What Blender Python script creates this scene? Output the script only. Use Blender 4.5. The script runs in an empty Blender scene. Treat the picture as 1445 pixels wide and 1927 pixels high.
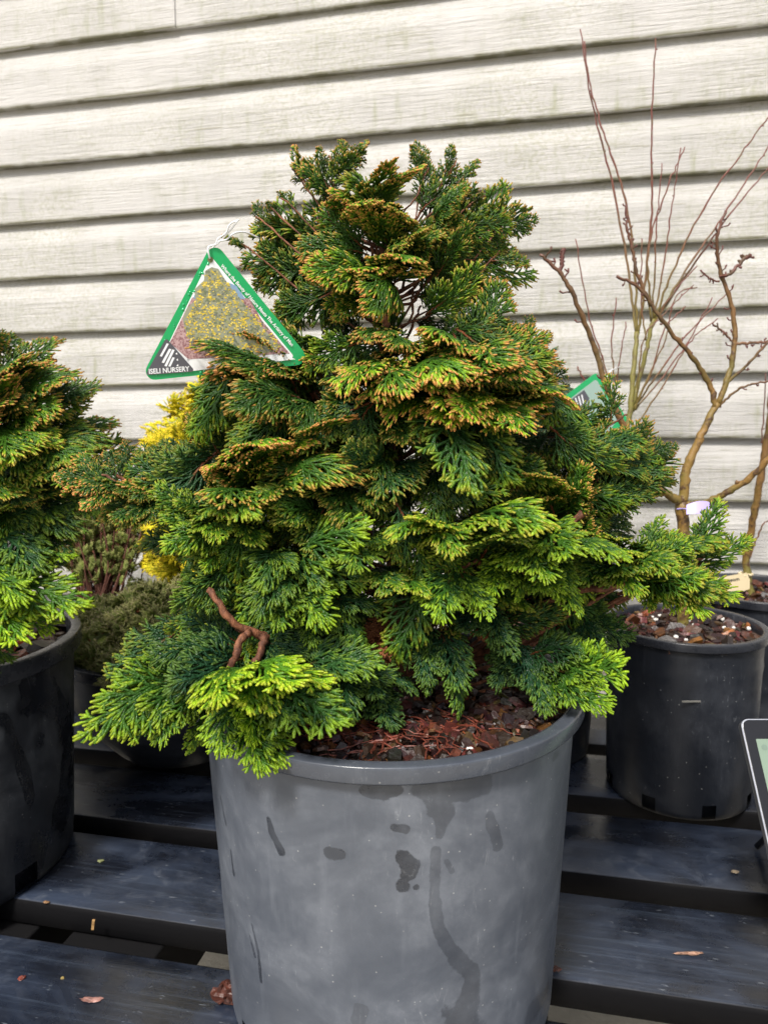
import bpy, bmesh, math, random
import numpy as np
from mathutils import Vector, Matrix
R = math.radians
# ---------------------------------------------------------------- camera, world, sun, exposure
F = 1350.0; PITCH = 0.1222; ROLL = 0.0074; CAMZ = 0.57
YAW = 0.2071; TY = math.tan(YAW)
C = bpy.context.scene.collection
fwd = Vector((0, math.cos(PITCH), -math.sin(PITCH))); up0 = Vector((0, math.sin(PITCH), math.cos(PITCH))); rt0 = Vector((1, 0, 0))
rt = math.cos(ROLL)*rt0 - math.sin(ROLL)*up0
up = math.sin(ROLL)*rt0 + math.cos(ROLL)*up0
CAM = Vector((0, 0, CAMZ))
cd = bpy.data.cameras.new('camera'); cam = bpy.data.objects.new('camera', cd); C.objects.link(cam)
cam.matrix_world = Matrix(((rt.x, up.x, -fwd.x, 0), (rt.y, up.y, -fwd.y, 0), (rt.z, up.z, -fwd.z, CAMZ), (0, 0, 0, 1)))
cd.sensor_fit = 'VERTICAL'; cd.sensor_height = 24; cd.lens = 24*F/1927
cd.clip_start = 0.02; cd.clip_end = 200
cd.dof.use_dof = True; cd.dof.focus_distance = 0.63; cd.dof.aperture_fstop = 6.5
sc = bpy.context.scene; sc.camera = cam
w = bpy.data.worlds.new('World'); sc.world = w; w.use_nodes = True
SUN_EL, SUN_AZ = 52, 205          # degrees; azimuth clockwise from +Y
nt = w.node_tree; bg = nt.nodes['Background']
sky = nt.nodes.new('ShaderNodeTexSky'); sky.sky_type = 'NISHITA'; sky.sun_disc = False
sky.sun_elevation = R(SUN_EL); sky.sun_rotation = R(SUN_AZ); sky.dust_density = 4; sky.air_density = 1.3
hs = nt.nodes.new('ShaderNodeHueSaturation'); hs.inputs['Saturation'].default_value = 0.6
nt.links.new(sky.outputs[0], hs.inputs['Color']); nt.links.new(hs.outputs[0], bg.inputs[0]); bg.inputs[1].default_value = 0.125
sl = bpy.data.lights.new('sun', 'SUN'); sl.energy = 3.1; sl.angle = R(10); sl.color = (1, 0.95, 0.87)
so = bpy.data.objects.new('sun', sl); C.objects.link(so)
sd = Vector((math.sin(R(SUN_AZ))*math.cos(R(SUN_EL)), math.cos(R(SUN_AZ))*math.cos(R(SUN_EL)), math.sin(R(SUN_EL))))
so.rotation_euler = sd.to_track_quat('Z', 'Y').to_euler(); so.location = (0, -2, 4)
vs = sc.view_settings; vs.view_transform = 'Standard'; vs.look = 'None'; vs.gamma = 1; vs.exposure = 0.42

# ---------------------------------------------------------------- helpers
def ray(px, py):
    x = (px-722.5)/F; y = (py-963.5)/F
    return fwd + x*rt - y*up
def P(px, py, Y):
    d = ray(px, py); return CAM + d*(Y/d.y)
def proj(v):
    d = Vector(v)-CAM; z = d.dot(fwd); return (722.5+F*d.dot(rt)/z, 963.5-F*d.dot(up)/z)
def bench(u, wv, z=0.0):            # u along the wall, wv depth measured on the axis (Y + TY*X)
    n = Vector((math.sin(YAW), math.cos(YAW), 0)); t = Vector((math.cos(YAW), -math.sin(YAW), 0))
    return t*u + n*(wv*math.cos(YAW)) + Vector((0, 0, z))
def tag(o, label=None, cat=None, group=None, kind=None):
    if label: o['label'] = label
    if cat: o['category'] = cat
    if group: o['group'] = group
    if kind: o['kind'] = kind
    return o
def empty(name, loc, label, cat, group=None):
    o = bpy.data.objects.new(name, None); C.objects.link(o); o.location = loc; o.empty_display_size = .05
    return tag(o, label, cat, group)
def link(o, parent=None):
    C.objects.link(o)
    if parent is not None:
        o.parent = parent; o.matrix_parent_inverse = Matrix.Translation(-Vector(parent.location)) if parent.type == 'EMPTY' else Matrix.Identity(4)
    return o
def mesh_np(name, V, Fq, mats, parent=None, attr=None, smooth=True, fmat=None):
    me = bpy.data.meshes.new(name); V = np.asarray(V, np.float32); Fq = np.asarray(Fq, np.int32); k = Fq.shape[1]
    me.vertices.add(len(V)); me.vertices.foreach_set('co', V.ravel())
    me.loops.add(Fq.size); me.loops.foreach_set('vertex_index', Fq.ravel())
    me.polygons.add(len(Fq)); me.polygons.foreach_set('loop_start', np.arange(len(Fq), dtype=np.int32)*k)
    if smooth: me.polygons.foreach_set('use_smooth', np.ones(len(Fq), bool))
    for m in (mats if isinstance(mats, (list, tuple)) else [mats]): me.materials.append(m)
    if fmat is not None: me.polygons.foreach_set('material_index', np.asarray(fmat, np.int32))
    me.update(calc_edges=True)
    if attr:
        for an, data in attr.items():
            data = np.asarray(data, np.float32)
            if data.ndim == 2:
                a = me.color_attributes.new(an, 'FLOAT_COLOR', 'POINT'); a.data.foreach_set('color', data.ravel())
            else:
                a = me.attributes.new(an, 'FLOAT', 'POINT'); a.data.foreach_set('value', data)
    return link(bpy.data.objects.new(name, me), parent)
class MB:                            # collects pieces, links them as ONE mesh object
    def __init__(s): s.v = []; s.f = []; s.mi = []; s.c = []
    def add(s, vs_, fs, mi=0, col=(0, 0, 0, 1)):
        b = len(s.v); s.v += [tuple(v) for v in vs_]; s.c += (col if isinstance(col, list) else [col]*len(vs_))
        for f in fs: s.f.append([b+i for i in f]); s.mi.append(mi)
    def box(s, c, sx, sy, sz, M=None, mi=0, col=(0, 0, 0, 1)):
        pts = [Vector((x*sx/2, y*sy/2, z*sz/2)) for x in (-1, 1) for y in (-1, 1) for z in (-1, 1)]
        pts = [(M @ p if M else p)+Vector(c) for p in pts]
        s.add(pts, [(0, 1, 3, 2), (4, 6, 7, 5), (0, 4, 5, 1), (2, 3, 7, 6), (0, 2, 6, 4), (1, 5, 7, 3)], mi, col)
    def tube(s, pts, rad, n=6, mi=0, cols=None, cap=True):
        pts = [Vector(p) for p in pts]; m = len(pts)
        if not hasattr(rad, '__len__'): rad = [rad]*m
        vs_, fs, cc = [], [], []; ref = Vector((.31, .17, .93)).normalized(); pn = None
        for i, p in enumerate(pts):
            t = (pts[min(i+1, m-1)]-pts[max(i-1, 0)]).normalized()
            if pn is None: pn = t.cross(ref); pn = pn.normalized() if pn.length > 1e-4 else Vector((1, 0, 0))
            pn = (pn-t*pn.dot(t)).normalized(); b = t.cross(pn)
            for k in range(n):
                a = 2*math.pi*k/n; vs_.append(p+(pn*math.cos(a)+b*math.sin(a))*rad[i]); cc.append(cols[i] if cols else (0, 0, 0, 1))
        for i in range(m-1):
            for k in range(n): fs.append((i*n+k, i*n+(k+1) % n, (i+1)*n+(k+1) % n, (i+1)*n+k))
        if cap: fs.append(tuple(range(n))[::-1]); fs.append(tuple((m-1)*n+k for k in range(n)))
        s.add(vs_, fs, mi, cc)
    def build(s, name, mats, parent=None, smooth=True, bevel=0):
        me = bpy.data.meshes.new(name); me.from_pydata(s.v, [], s.f)
        for m in (mats if isinstance(mats, (list, tuple)) else [mats]): me.materials.append(m)
        me.polygons.foreach_set('material_index', s.mi); me.polygons.foreach_set('use_smooth', [smooth]*len(s.f))
        a = me.color_attributes.new('col', 'FLOAT_COLOR', 'POINT'); a.data.foreach_set('color', np.array(s.c, np.float32).ravel())
        me.update(); o = link(bpy.data.objects.new(name, me), parent)
        if bevel:
            b = o.modifiers.new('b', 'BEVEL'); b.width = bevel; b.segments = 3; b.limit_method = 'ANGLE'; b.angle_limit = R(40); b.harden_normals = False
        return o
def smooth_path(pts, n=6):
    pts = [Vector(p) for p in pts]; out = []
    q = [pts[0]*2-pts[1]]+pts+[pts[-1]*2-pts[-2]]
    for i in range(1, len(q)-2):
        a, b, c, d = q[i-1:i+3]
        for k in range(n):
            t = k/n; out.append(.5*((2*b)+(c-a)*t+(2*a-5*b+4*c-d)*t*t+(3*b-a-3*c+d)*t**3))
    out.append(pts[-1]); return out
# material helpers
class Mt:
    def __init__(s, name, rough=.6, spec=.5, coat=0):
        s.m = bpy.data.materials.new(name); s.m.use_nodes = True; s.t = s.m.node_tree; s.b = s.t.nodes['Principled BSDF']
        s.b.inputs['Roughness'].default_value = rough; s.b.inputs['Specular IOR Level'].default_value = spec
        s.b.inputs['Coat Weight'].default_value = coat
    def n(s, typ, **kw):
        nd = s.t.nodes.new('ShaderNode'+typ)
        for k, v in kw.items(): setattr(nd, k, v)
        return nd
    def set(s, inp, v):
        if hasattr(v, 'is_linked') or isinstance(v, bpy.types.NodeSocket): s.t.links.new(v, inp)
        else:
            if inp.type == 'RGBA' and len(v) == 3: v = (*v, 1)
            inp.default_value = v
    def co(s, kind='Object', scale=(1, 1, 1)):
        tc = s.n('TexCoord'); mp = s.n('Mapping'); mp.inputs['Scale'].default_value = scale; s.t.links.new(tc.outputs[kind], mp.inputs[0]); return mp.outputs[0]
    def noise(s, vec, scale, detail=4, rough=.55, dist=0):
        nd = s.n('TexNoise'); s.set(nd.inputs['Vector'], vec)
        nd.inputs['Scale'].default_value = scale; nd.inputs['Detail'].default_value = detail; nd.inputs['Roughness'].default_value = rough; nd.inputs['Distortion'].default_value = dist
        return nd.outputs['Fac']
    def voro(s, vec, scale):
        nd = s.n('TexVoronoi'); s.set(nd.inputs['Vector'], vec); nd.inputs['Scale'].default_value = scale; return nd
    def ramp(s, f, a, b, lo=0., hi=1.):
        nd = s.n('MapRange'); nd.interpolation_type = 'SMOOTHSTEP'; s.set(nd.inputs[0], f)
        nd.inputs[1].default_value = a; nd.inputs[2].default_value = b; nd.inputs[3].default_value = lo; nd.inputs[4].default_value = hi; return nd.outputs[0]
    def math(s, op, a, b=0., c=None):
        nd = s.n('Math', operation=op); s.set(nd.inputs[0], a); s.set(nd.inputs[1], b)
        if c is not None: s.set(nd.inputs[2], c)
        return nd.outputs[0]
    def mix(s, f, a, b):
        nd = s.n('Mix', data_type='RGBA'); s.set(nd.inputs[0], f); s.set(nd.inputs[6], a); s.set(nd.inputs[7], b); return nd.outputs[2]
    def attr(s, name): return s.n('Attribute', attribute_name=name)
    def bump(s, h, strength=.3, dist=.001):
        nd = s.n('Bump'); nd.inputs['Strength'].default_value = strength; nd.inputs['Distance'].default_value = dist; s.set(nd.inputs['Height'], h); s.t.links.new(nd.outputs[0], s.b.inputs['Normal'])
    def color(s, c): s.set(s.b.inputs['Base Color'], c)
    def rough(s, c): s.set(s.b.inputs['Roughness'], c)
def plain(name, col, rough=.6, spec=.5, metal=0):
    m = Mt(name, rough, spec); m.color(col); m.b.inputs['Metallic'].default_value = metal; return m.m

# ---------------------------------------------------------------- materials
def foliage_mat(name, dark, blue, mid, bright, tip, rough=.42):
    m = Mt(name, rough, .28); at = m.attr('col'); sep = m.n('SeparateColor'); m.t.links.new(at.outputs['Color'], sep.inputs[0])
    r, g, b = sep.outputs; al = at.outputs['Alpha']; v = m.co(); nz = m.noise(v, 45, 2); fine = m.noise(v, 320, 2)
    base = m.mix(b, dark, blue)
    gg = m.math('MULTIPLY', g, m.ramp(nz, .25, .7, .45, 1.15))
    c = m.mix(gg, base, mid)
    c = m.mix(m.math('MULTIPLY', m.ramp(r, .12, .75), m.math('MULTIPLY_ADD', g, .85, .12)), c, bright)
    c = m.mix(m.math('MULTIPLY', m.ramp(r, .62, .9), m.math('MULTIPLY', al, m.ramp(fine, .3, .6, .65, 1))), c, tip)
    c = m.mix(m.ramp(r, -.1, -.6), c, (.16, .052, .022))
    sc_ = m.n('HueSaturation'); m.set(sc_.inputs['Color'], c); m.set(sc_.inputs['Value'], m.ramp(fine, .3, .7, .72, 1.3))
    m.color(sc_.outputs[0]); m.rough(m.ramp(fine, .3, .7, rough-.1, rough+.15))
    vo = m.voro(v, 420); m.bump(vo.outputs['Distance'], .7, .0012)
    return m.m
M_CYP = foliage_mat('cypress_foliage', (.014, .044, .004), (.009, .040, .018), (.060, .165, .006), (.27, .42, .012), (.50, .21, .06))
M_YEL = foliage_mat('yellow_foliage', (.20, .22, .008), (.10, .18, .01), (.50, .47, .01), (.78, .64, .02), (.75, .5, .03), .55)
M_BLU = foliage_mat('blue_foliage', (.03, .07, .035), (.04, .09, .07), (.07, .13, .06), (.16, .2, .08), (.3, .2, .1), .55)
M_MND = foliage_mat('mound_foliage', (.09, .12, .02), (.07, .11, .02), (.20, .26, .04), (.36, .36, .13), (.32, .24, .17), .6)
m = Mt('woody_bark', .7); v = m.co(scale=(1, 1, .4)); a = m.noise(v, 130, 5, .7); m.color(m.mix(m.ramp(a, .35, .65), (.07, .022, .011), (.27, .105, .05))); m.bump(a, .9, .003); M_BARK = m.m
m = Mt('maple_bark', .5); at = m.attr('col'); sep = m.n('SeparateColor'); m.t.links.new(at.outputs['Color'], sep.inputs[0]); v = m.co(); a = m.noise(v, 60, 4, .6); b = m.noise(v, 14, 3)
c0 = m.mix(m.ramp(b, .38, .62), (.16, .145, .03), (.25, .145, .035)); c0 = m.mix(sep.outputs[0], c0, (.11, .035, .028)); c0 = m.mix(m.ramp(a, .52, .62), c0, (.085, .045, .02))
m.color(c0); m.bump(a, 1., .003); M_MAPLE = m.m
m = Mt('whip_bark', .5); at = m.attr('col'); sep = m.n('SeparateColor'); m.t.links.new(at.outputs['Color'], sep.inputs[0]); v = m.co(); a = m.noise(v, 90, 4)
c0 = m.mix(m.ramp(sep.outputs[0], .1, .7), (.19, .17, .04), (.15, .04, .028)); m.color(m.mix(m.ramp(a, .5, .7), c0, (.13, .09, .04))); M_WHIP = m.m
M_DEAD = plain('dead_foliage', (.27, .10, .035), .8)

def pot_mat(name, col, haze, wetcol, hazeamt=.5, wetproc=0., rough=.42):
    m = Mt(name, rough, .5); v = m.co(); a = m.noise(v, 9, 5, .6, .6); b = m.noise(v, 40, 6, .7); sp = m.voro(v, 230)
    sc2 = m.noise(m.co(scale=(1, 1, .12)), 60, 4, .6)
    h = m.math('MULTIPLY', m.ramp(a, .35, .75), m.ramp(b, .3, .7, .4, 1)); c = m.mix(m.math('MULTIPLY', h, hazeamt), col, haze)
    c = m.mix(m.math('MULTIPLY', m.ramp(sc2, .55, .75), .18), c, haze)
    rnd = m.n('SeparateColor'); m.t.links.new(sp.outputs['Color'], rnd.inputs[0])
    spk = m.math('MULTIPLY', m.ramp(sp.outputs['Distance'], .22, .1), m.ramp(rnd.outputs[0], .92, .96)); c = m.mix(m.math('MULTIPLY', spk, .4), c, (.55, .55, .53))
    wa = m.attr('wet').outputs['Fac']; e = m.noise(v, 70, 5, .62)
    wet = m.ramp(m.math('ADD', wa, m.math('MULTIPLY_ADD', e, .9, -.45)), .44, .56)
    if wetproc:
        ws = m.noise(m.co(scale=(1, 1, .35)), 13, 3, .5, 1.2); wet = m.math('MAXIMUM', wet, m.math('MULTIPLY', m.ramp(ws, .53, .56), wetproc))
    wi = m.attr('wetness').outputs['Fac']; wf = m.math('MULTIPLY', m.math('MULTIPLY', wet, m.ramp(m.noise(v, 28, 4, .6), .3, .65, .62, 1)), m.math('ADD', wi, wetproc))
    c = m.mix(wf, c, wetcol); m.color(c); m.rough(m.math('MULTIPLY_ADD', wf, -.2, m.ramp(b, .3, .7, rough-.05, rough+.12)))
    scr = m.noise(m.co(scale=(1, .6, .25)), 90, 6, .8, 2.5); hz2 = m.math('MULTIPLY', m.ramp(scr, .58, .7), m.ramp(a, .42, .62)); c = m.mix(m.math('MULTIPLY', hz2, .28), c, (.4, .42, .45)); m.color(c)
    m.bump(m.math('ADD', m.noise(v, 300, 2), m.math('MULTIPLY', sc2, .5)), .12, .001)
    return m.m
M_POTG = pot_mat('grey_pot_plastic', (.070, .081, .103), (.215, .235, .272), (.024, .028, .037), .75)
M_POTB = pot_mat('black_pot_plastic', (.011, .013, .018), (.10, .11, .125), (.006, .007, .010), .8, .95, .38)
M_POTC = pot_mat('dark_pot_plastic', (.009, .011, .016), (.06, .066, .08), (.008, .009, .012), .6, 0, .34)
M_RIMG = pot_mat('grey_rim_plastic', (.052, .060, .078), (.12, .135, .16), (.024, .028, .037), .6, 0, .2)
M_RIMB = pot_mat('black_rim_plastic', (.016, .018, .024), (.08, .085, .10), (.008, .009, .012), .6, 0, .25)

m = Mt('siding_vinyl', .45, .4); v = m.co(); tx = m.n('SeparateXYZ'); m.t.links.new(v, tx.inputs[0])
gr = m.noise(m.co(scale=(3.0, 1, 60)), 3.2, 6, .68, .6); blot = m.noise(m.co(scale=(1, 1, 1)), 5, 4, .6); st = m.noise(m.co(scale=(38, 1, 7)), 1.5, 4, .6); fine = m.noise(v, 140, 4, .7)
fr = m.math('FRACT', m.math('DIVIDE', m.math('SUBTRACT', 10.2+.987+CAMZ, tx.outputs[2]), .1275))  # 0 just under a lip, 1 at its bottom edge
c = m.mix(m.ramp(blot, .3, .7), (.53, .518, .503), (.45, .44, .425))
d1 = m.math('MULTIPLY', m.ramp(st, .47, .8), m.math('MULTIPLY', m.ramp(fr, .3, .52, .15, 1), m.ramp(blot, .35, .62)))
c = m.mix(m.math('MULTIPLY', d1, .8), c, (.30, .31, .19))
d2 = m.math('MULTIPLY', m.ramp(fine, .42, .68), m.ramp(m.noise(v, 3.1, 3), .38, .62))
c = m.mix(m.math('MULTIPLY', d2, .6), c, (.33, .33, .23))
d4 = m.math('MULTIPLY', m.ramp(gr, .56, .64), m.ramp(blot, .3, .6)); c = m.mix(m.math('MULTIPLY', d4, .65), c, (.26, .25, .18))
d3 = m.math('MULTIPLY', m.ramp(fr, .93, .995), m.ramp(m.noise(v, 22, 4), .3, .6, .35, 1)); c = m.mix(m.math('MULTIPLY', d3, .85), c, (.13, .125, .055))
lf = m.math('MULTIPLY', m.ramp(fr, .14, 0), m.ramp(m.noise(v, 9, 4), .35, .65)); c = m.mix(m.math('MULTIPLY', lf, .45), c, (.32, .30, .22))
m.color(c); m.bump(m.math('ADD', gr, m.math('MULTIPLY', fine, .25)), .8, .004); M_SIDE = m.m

m = Mt('painted_slat', .38, .5)
def slco(sx, sy, sz):
    tc = m.n('TexCoord'); mp = m.n('Mapping'); mp.vector_type = 'POINT'; mp.inputs['Rotation'].default_value = (0, 0, YAW); m.t.links.new(tc.outputs['Object'], mp.inputs[0])
    m2 = m.n('Mapping'); m2.inputs['Scale'].default_value = (sx, sy, sz); m.t.links.new(mp.outputs[0], m2.inputs[0]); return m2.outputs[0]
v = slco(1, 1, 1); a = m.noise(slco(1, 1.8, 1), 5, 5, .6, .5); b = m.noise(slco(1, 34, 34), 5, 6, .7, .15); cc_ = m.noise(v, 30, 6, .7, .8); dots = m.noise(slco(1, 4, 4), 60, 2)
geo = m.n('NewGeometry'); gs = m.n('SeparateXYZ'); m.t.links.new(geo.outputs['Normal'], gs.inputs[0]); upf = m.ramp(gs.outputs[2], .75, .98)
c = m.mix(m.ramp(a, .36, .70), (.006, .007, .011), (.026, .038, .068)); c = m.mix(m.math('MULTIPLY', m.ramp(b, .48, .78), .38), c, (.07, .095, .14))  # blue patches: dust mixed with sky sheen put into the colour
c = m.mix(m.math('MULTIPLY', m.ramp(cc_, .52, .64), m.math('MULTIPLY', m.ramp(a, .5, .64), .4)), c, (.09, .105, .135))
c = m.mix(m.math('MULTIPLY', m.ramp(dots, .68, .74), .3), c, (.25, .28, .32))
c = m.mix(upf, (.007, .007, .008), c)  # near-black sides: black paint plus shade put into the colour
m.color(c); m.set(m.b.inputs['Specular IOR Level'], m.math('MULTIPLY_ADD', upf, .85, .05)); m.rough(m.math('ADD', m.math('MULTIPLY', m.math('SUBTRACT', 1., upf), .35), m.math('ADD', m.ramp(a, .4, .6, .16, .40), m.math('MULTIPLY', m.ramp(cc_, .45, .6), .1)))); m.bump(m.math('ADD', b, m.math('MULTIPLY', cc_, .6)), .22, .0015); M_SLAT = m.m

m = Mt('pale_gravel', .85); v = m.co(); a = m.noise(v, 60, 6, .7); m.color(m.mix(a, (.38, .34, .27), (.62, .57, .48))); m.bump(a, .6, .01); M_GRND = m.m
m = Mt('bark_chips', .42, .5); at = m.attr('col'); v = m.co(); a = m.noise(v, 160, 4); m.color(m.mix(m.ramp(a, .3, .7), at.outputs['Color'], m.mix(.6, at.outputs['Color'], (.008, .004, .003)))); m.bump(a, .6, .002); M_CHIP = m.m
m = Mt('dark_mix', .75); v = m.co(); a = m.noise(v, 120, 6, .75); m.color(m.mix(a, (.008, .004, .003), (.07, .026, .014))); m.bump(a, 1, .006); M_SOIL = m.m
M_HOLE = M_SOIL

# ---------------------------------------------------------------- the setting
mb = MB(); mb.add([(-15, -10, -.75), (15, -10, -.75), (15, 20, -.75), (-15, 20, -.75)], [(0, 1, 2, 3)])
tag(mb.build('ground', M_GRND), kind='structure')
WY = 1.6
def build_wall():
    rot = Matrix.Rotation(-YAW, 4, 'Z'); org = bench(0, WY)
    mb = MB(); rng = random.Random(4); cz = .1275
    def seamu(px, py):
        d = ray(px, py); s = WY/(d.y+TY*d.x); X = d.x*s; return X/math.cos(YAW)-math.sin(YAW)*WY
    for k in range(-17, 11, 2):                    # each panel is two courses deep
        seams = {7: [seamu(1290, 800)], -1: [seamu(316, 30)], 1: [2.1], 3: [-1.9], 5: [-2.4], 9: [-.75]}.get(k, [rng.uniform(-1.5, 1.5)])
        us = [-5]+seams+[5]
        for j in range(2):
            kk = k+j; z1 = CAMZ+.987-cz*kk; z0 = z1-cz
            if z0 < -.6: continue
            for q in range(len(us)-1):
                off = .0034*(q % 2); prof = [(.0008, z1+.004), (.0012, z1-.007), (.0135, z1-.046), (.0152, z1-.056), (.0168, z0+.003), (.0158, z0), (.0125, z0), (.0008, z0+.0005)]
                a, b = us[q], us[q+1]+(.025 if q < len(us)-2 else 0)
                if q % 2: pass
                N = 160; vs_ = []
                for i in range(N+1):
                    x = a+(b-a)*i/N; wv = .0007*math.sin(x*7+kk*2.1)+.0006*math.sin(x*17+kk)
                    for o, z in prof: vs_.append((x, -(o-off+wv*(o > .005)), z+ .0007*math.sin(x*11+kk*1.7)*(o > .009)))
                L = len(prof); fs = [(i*L+p, (i+1)*L+p, (i+1)*L+p+1, i*L+p+1) for i in range(N) for p in range(L-1)]
                vs_ += [(b, .003, z) for o, z in prof]; e = N*L
                fs += [(e+p, (N+1)*L+p, (N+1)*L+p+1, e+p+1) for p in range(L-1)]
                mb.add(vs_, fs)
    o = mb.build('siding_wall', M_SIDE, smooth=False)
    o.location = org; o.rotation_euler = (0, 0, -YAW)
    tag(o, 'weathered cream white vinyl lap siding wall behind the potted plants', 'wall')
    b = MB(); b.box((0, .13, .9), 10, .25, 3.3); core = b.build('wall_core', M_SIDE, o, smooth=False)
build_wall()
# bench of black slats
BE = empty('slatted_bench', bench(0, .95, -.75), 'black painted slatted bench of wide wet boards carrying the nursery pots', 'bench')
for i, (a, b) in enumerate([(.32, .466), (.515, .659), (.713, .864), (.903, 1.058), (1.104, 1.257), (1.30, 1.45)]):
    mb = MB(); N = 40; T = .034; rr = .005; L0, L1 = -2.0, 2.0; rng = random.Random(i)
    cs = [(a, -T+rr), (a, -rr), (a+rr*.3, -rr*.3), (a+rr, 0)]+[(a+rr+(b-a-2*rr)*q/6, .0006*math.sin(q*1.9+i)) for q in range(1, 6)]+[(b-rr, 0), (b-rr*.3, -rr*.3), (b, -rr), (b, -T+rr), (b-rr, -T), (a+rr, -T)]
    vs_ = []
    for j in range(N+1):
        u = L0+(L1-L0)*j/N; dz = .0012*math.sin(u*2.3+i*2)
        for wv, z in cs: vs_.append(bench(u, wv, z+dz-.0004))
    L = len(cs); fs = [(j*L+p, (j+1)*L+p, (j+1)*L+(p+1) % L, j*L+(p+1) % L) for j in range(N) for p in range(L)]
    fs += [tuple(range(L)), tuple(N*L+p for p in range(L))[::-1]]
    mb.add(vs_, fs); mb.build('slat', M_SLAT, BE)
RM = Matrix.Rotation(-YAW, 3, 'Z')
for u in (-1.75, -.64, -.475, .95, 1.9):  # second beam is added, darkening a gap where shaded ground would show
    mb = MB(); mb.box(bench(u, .94, -.034-.046), .12 if -.7 < u < 0 else .05, 1.08, .09, RM); mb.build('beam_or_shade_bar', plain('beam_black', (.008, .008, .009), .8, .1), BE, False, .003)
for u in (-1.7, .0, 1.7):
    for wv in (.5, 1.4):
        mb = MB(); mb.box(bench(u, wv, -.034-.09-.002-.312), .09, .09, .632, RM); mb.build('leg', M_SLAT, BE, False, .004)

# ---------------------------------------------------------------- pots
def cylhit(px, py, cx, cy, prof_r):      # pixel -> (angle, z) on the pot's side
    d = ray(px, py)
    r = prof_r(.15)
    for _ in range(6):
        A = d.x**2+d.y**2; B = -2*(d.x*cx+d.y*cy); Cc = cx*cx+cy*cy-r*r; D = B*B-4*A*Cc
        if D < 0: D = 0
        t = (-B-math.sqrt(D))/(2*A); p = CAM+d*t; r = prof_r(p.z)
    return math.atan2(p.x-cx, -(p.y-cy)), p.z
def make_pot(name, label, cx, cy, rt_, rb, h, mat, lip=.0095, lh=.022, nseg=160, nz=24, wets=(), holes=8, hole_h=.028, hole_w=.035, phase=0, z0=0., belly=0., group=None, ridge=None, soil_z=None):
    root = empty(name, (cx, cy, z0), label, 'plant pot', 'plant pots on the bench')
    pr = lambda z: rb+(rt_-rb)*min(1, max(0, (z-z0)/h))+belly*math.sin(math.pi*min(1, max(0, (z-z0)/h)))
    zs = [0, .0015, .005]+[.012+(h-lh-.012)*i/nz for i in range(nz+1)]
    ring = []
    for z in zs:
        r = pr(z0+z)
        if z < .012: r -= .006*(1-math.sqrt(max(0, 1-((.012-z)/.012)**2)))
        if ridge and abs(z-ridge) < .004: r += .0012
        ring.append((r, z))
    A = [-math.pi+2*math.pi*i/nseg for i in range(nseg)]
    def lathe(prof, hole=False):
        V = np.zeros((len(prof)*nseg, 3)); ang = np.array(A)
        for i, (r, z) in enumerate(prof):
            wob = 1+.0025*np.sin(2*ang+phase)*(z/h)
            V[i*nseg:(i+1)*nseg] = np.c_[cx+r*wob*np.sin(ang), cy-r*wob*np.cos(ang), np.full(nseg, z0+z)]
        Fq = []
        for i in range(len(prof)-1):
            zc = (prof[i][1]+prof[i+1][1])/2
            for k in range(nseg):
                if hole and .004 < zc < hole_h:
                    q = ((ang[k]+phase) % (2*math.pi/holes))*rb
                    if q < hole_w: continue
                Fq.append((i*nseg+k, i*nseg+(k+1) % nseg, (i+1)*nseg+(k+1) % nseg, (i+1)*nseg+k))
        return V, Fq
    if holes: ring = [q for q in ring if abs(q[1]-hole_h) > .004]+[(pr(z0+hole_h), hole_h)]; ring.sort(key=lambda q: q[1])
    V, Fq = lathe(ring, holes > 0)
    wet = np.zeros(len(V)); wi = np.zeros(len(V)); ang = np.tile(np.array(A), len(ring)); zz = V[:, 2]; R0 = (rt_+rb)/2
    for inten, pts in wets:
        pp = [(*cylhit(px, py, cx, cy, pr), rp) for px, py, rp in pts]; sc_ = (cy-rb)/F
        for j in range(max(1, len(pp)-1)):
            a0, b0, r0 = pp[j]; a1, b1, r1 = pp[min(j+1, len(pp)-1)]
            dx, dz = (a1-a0)*R0, b1-b0; L2 = dx*dx+dz*dz+1e-9
            t = np.clip(((ang-a0)*R0*dx+(zz-b0)*dz)/L2, 0, 1); dist = np.hypot((ang-a0)*R0-t*dx, zz-b0-t*dz); rr = (r0+(r1-r0)*t)*sc_
            f = np.clip(1-.5*dist/rr, 0, 1); up_ = f > wet; wet = np.maximum(wet, f); wi = np.where(up_, inten, wi)
    mesh_np('body', V, Fq, mat, root, {'wet': wet, 'wetness': wi})
    ro = pr(z0+h-lh); rl = rt_+lip
    rim = [(ro-.0005, h-lh-.001), (rl-.0015, h-lh-.001), (rl-.0002, h-lh+.0005), (rl, h-lh+.001), (rl, h-.0028), (rl, h-.0010), (rl-.0004, h-.0003), (rl-.0012, h), (rl-.003, h+.0001), (rt_-.001, h+.0002), (rt_-.0035, h-.0004), (rt_-.004, h-.002), (rt_-.005, h-.01)]
    V, Fq = lathe(rim); mesh_np('rim', V, Fq, {M_POTG: M_RIMG, M_POTB: M_RIMB, M_POTC: M_RIMB}[mat], root, {'wet': np.zeros(len(V)), 'wetness': np.zeros(len(V))})
    inner = [(rt_-.005, h-.01), (pr(z0+h*.6)-.004, h*.6), (rb-.006, .004), (.001, .003)]
    V, Fq = lathe(inner); mesh_np('liner', V, Fq, mat, root, {'wet': np.zeros(len(V)), 'wetness': np.zeros(len(V))})
    if holes:
        core = [(rb-.010, .003), (rb-.009, .03), (rb-.009+(rt_-rb)*.2, .06), (.001, .06)]
        V, Fq = lathe(core); mesh_np('root_ball', V, Fq, M_HOLE, root)
    return root
CHC = [(.045, .016, .010), (.085, .028, .016), (.03, .012, .009), (.13, .048, .024), (.055, .022, .018), (.20, .085, .045), (.022, .012, .012)]
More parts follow.
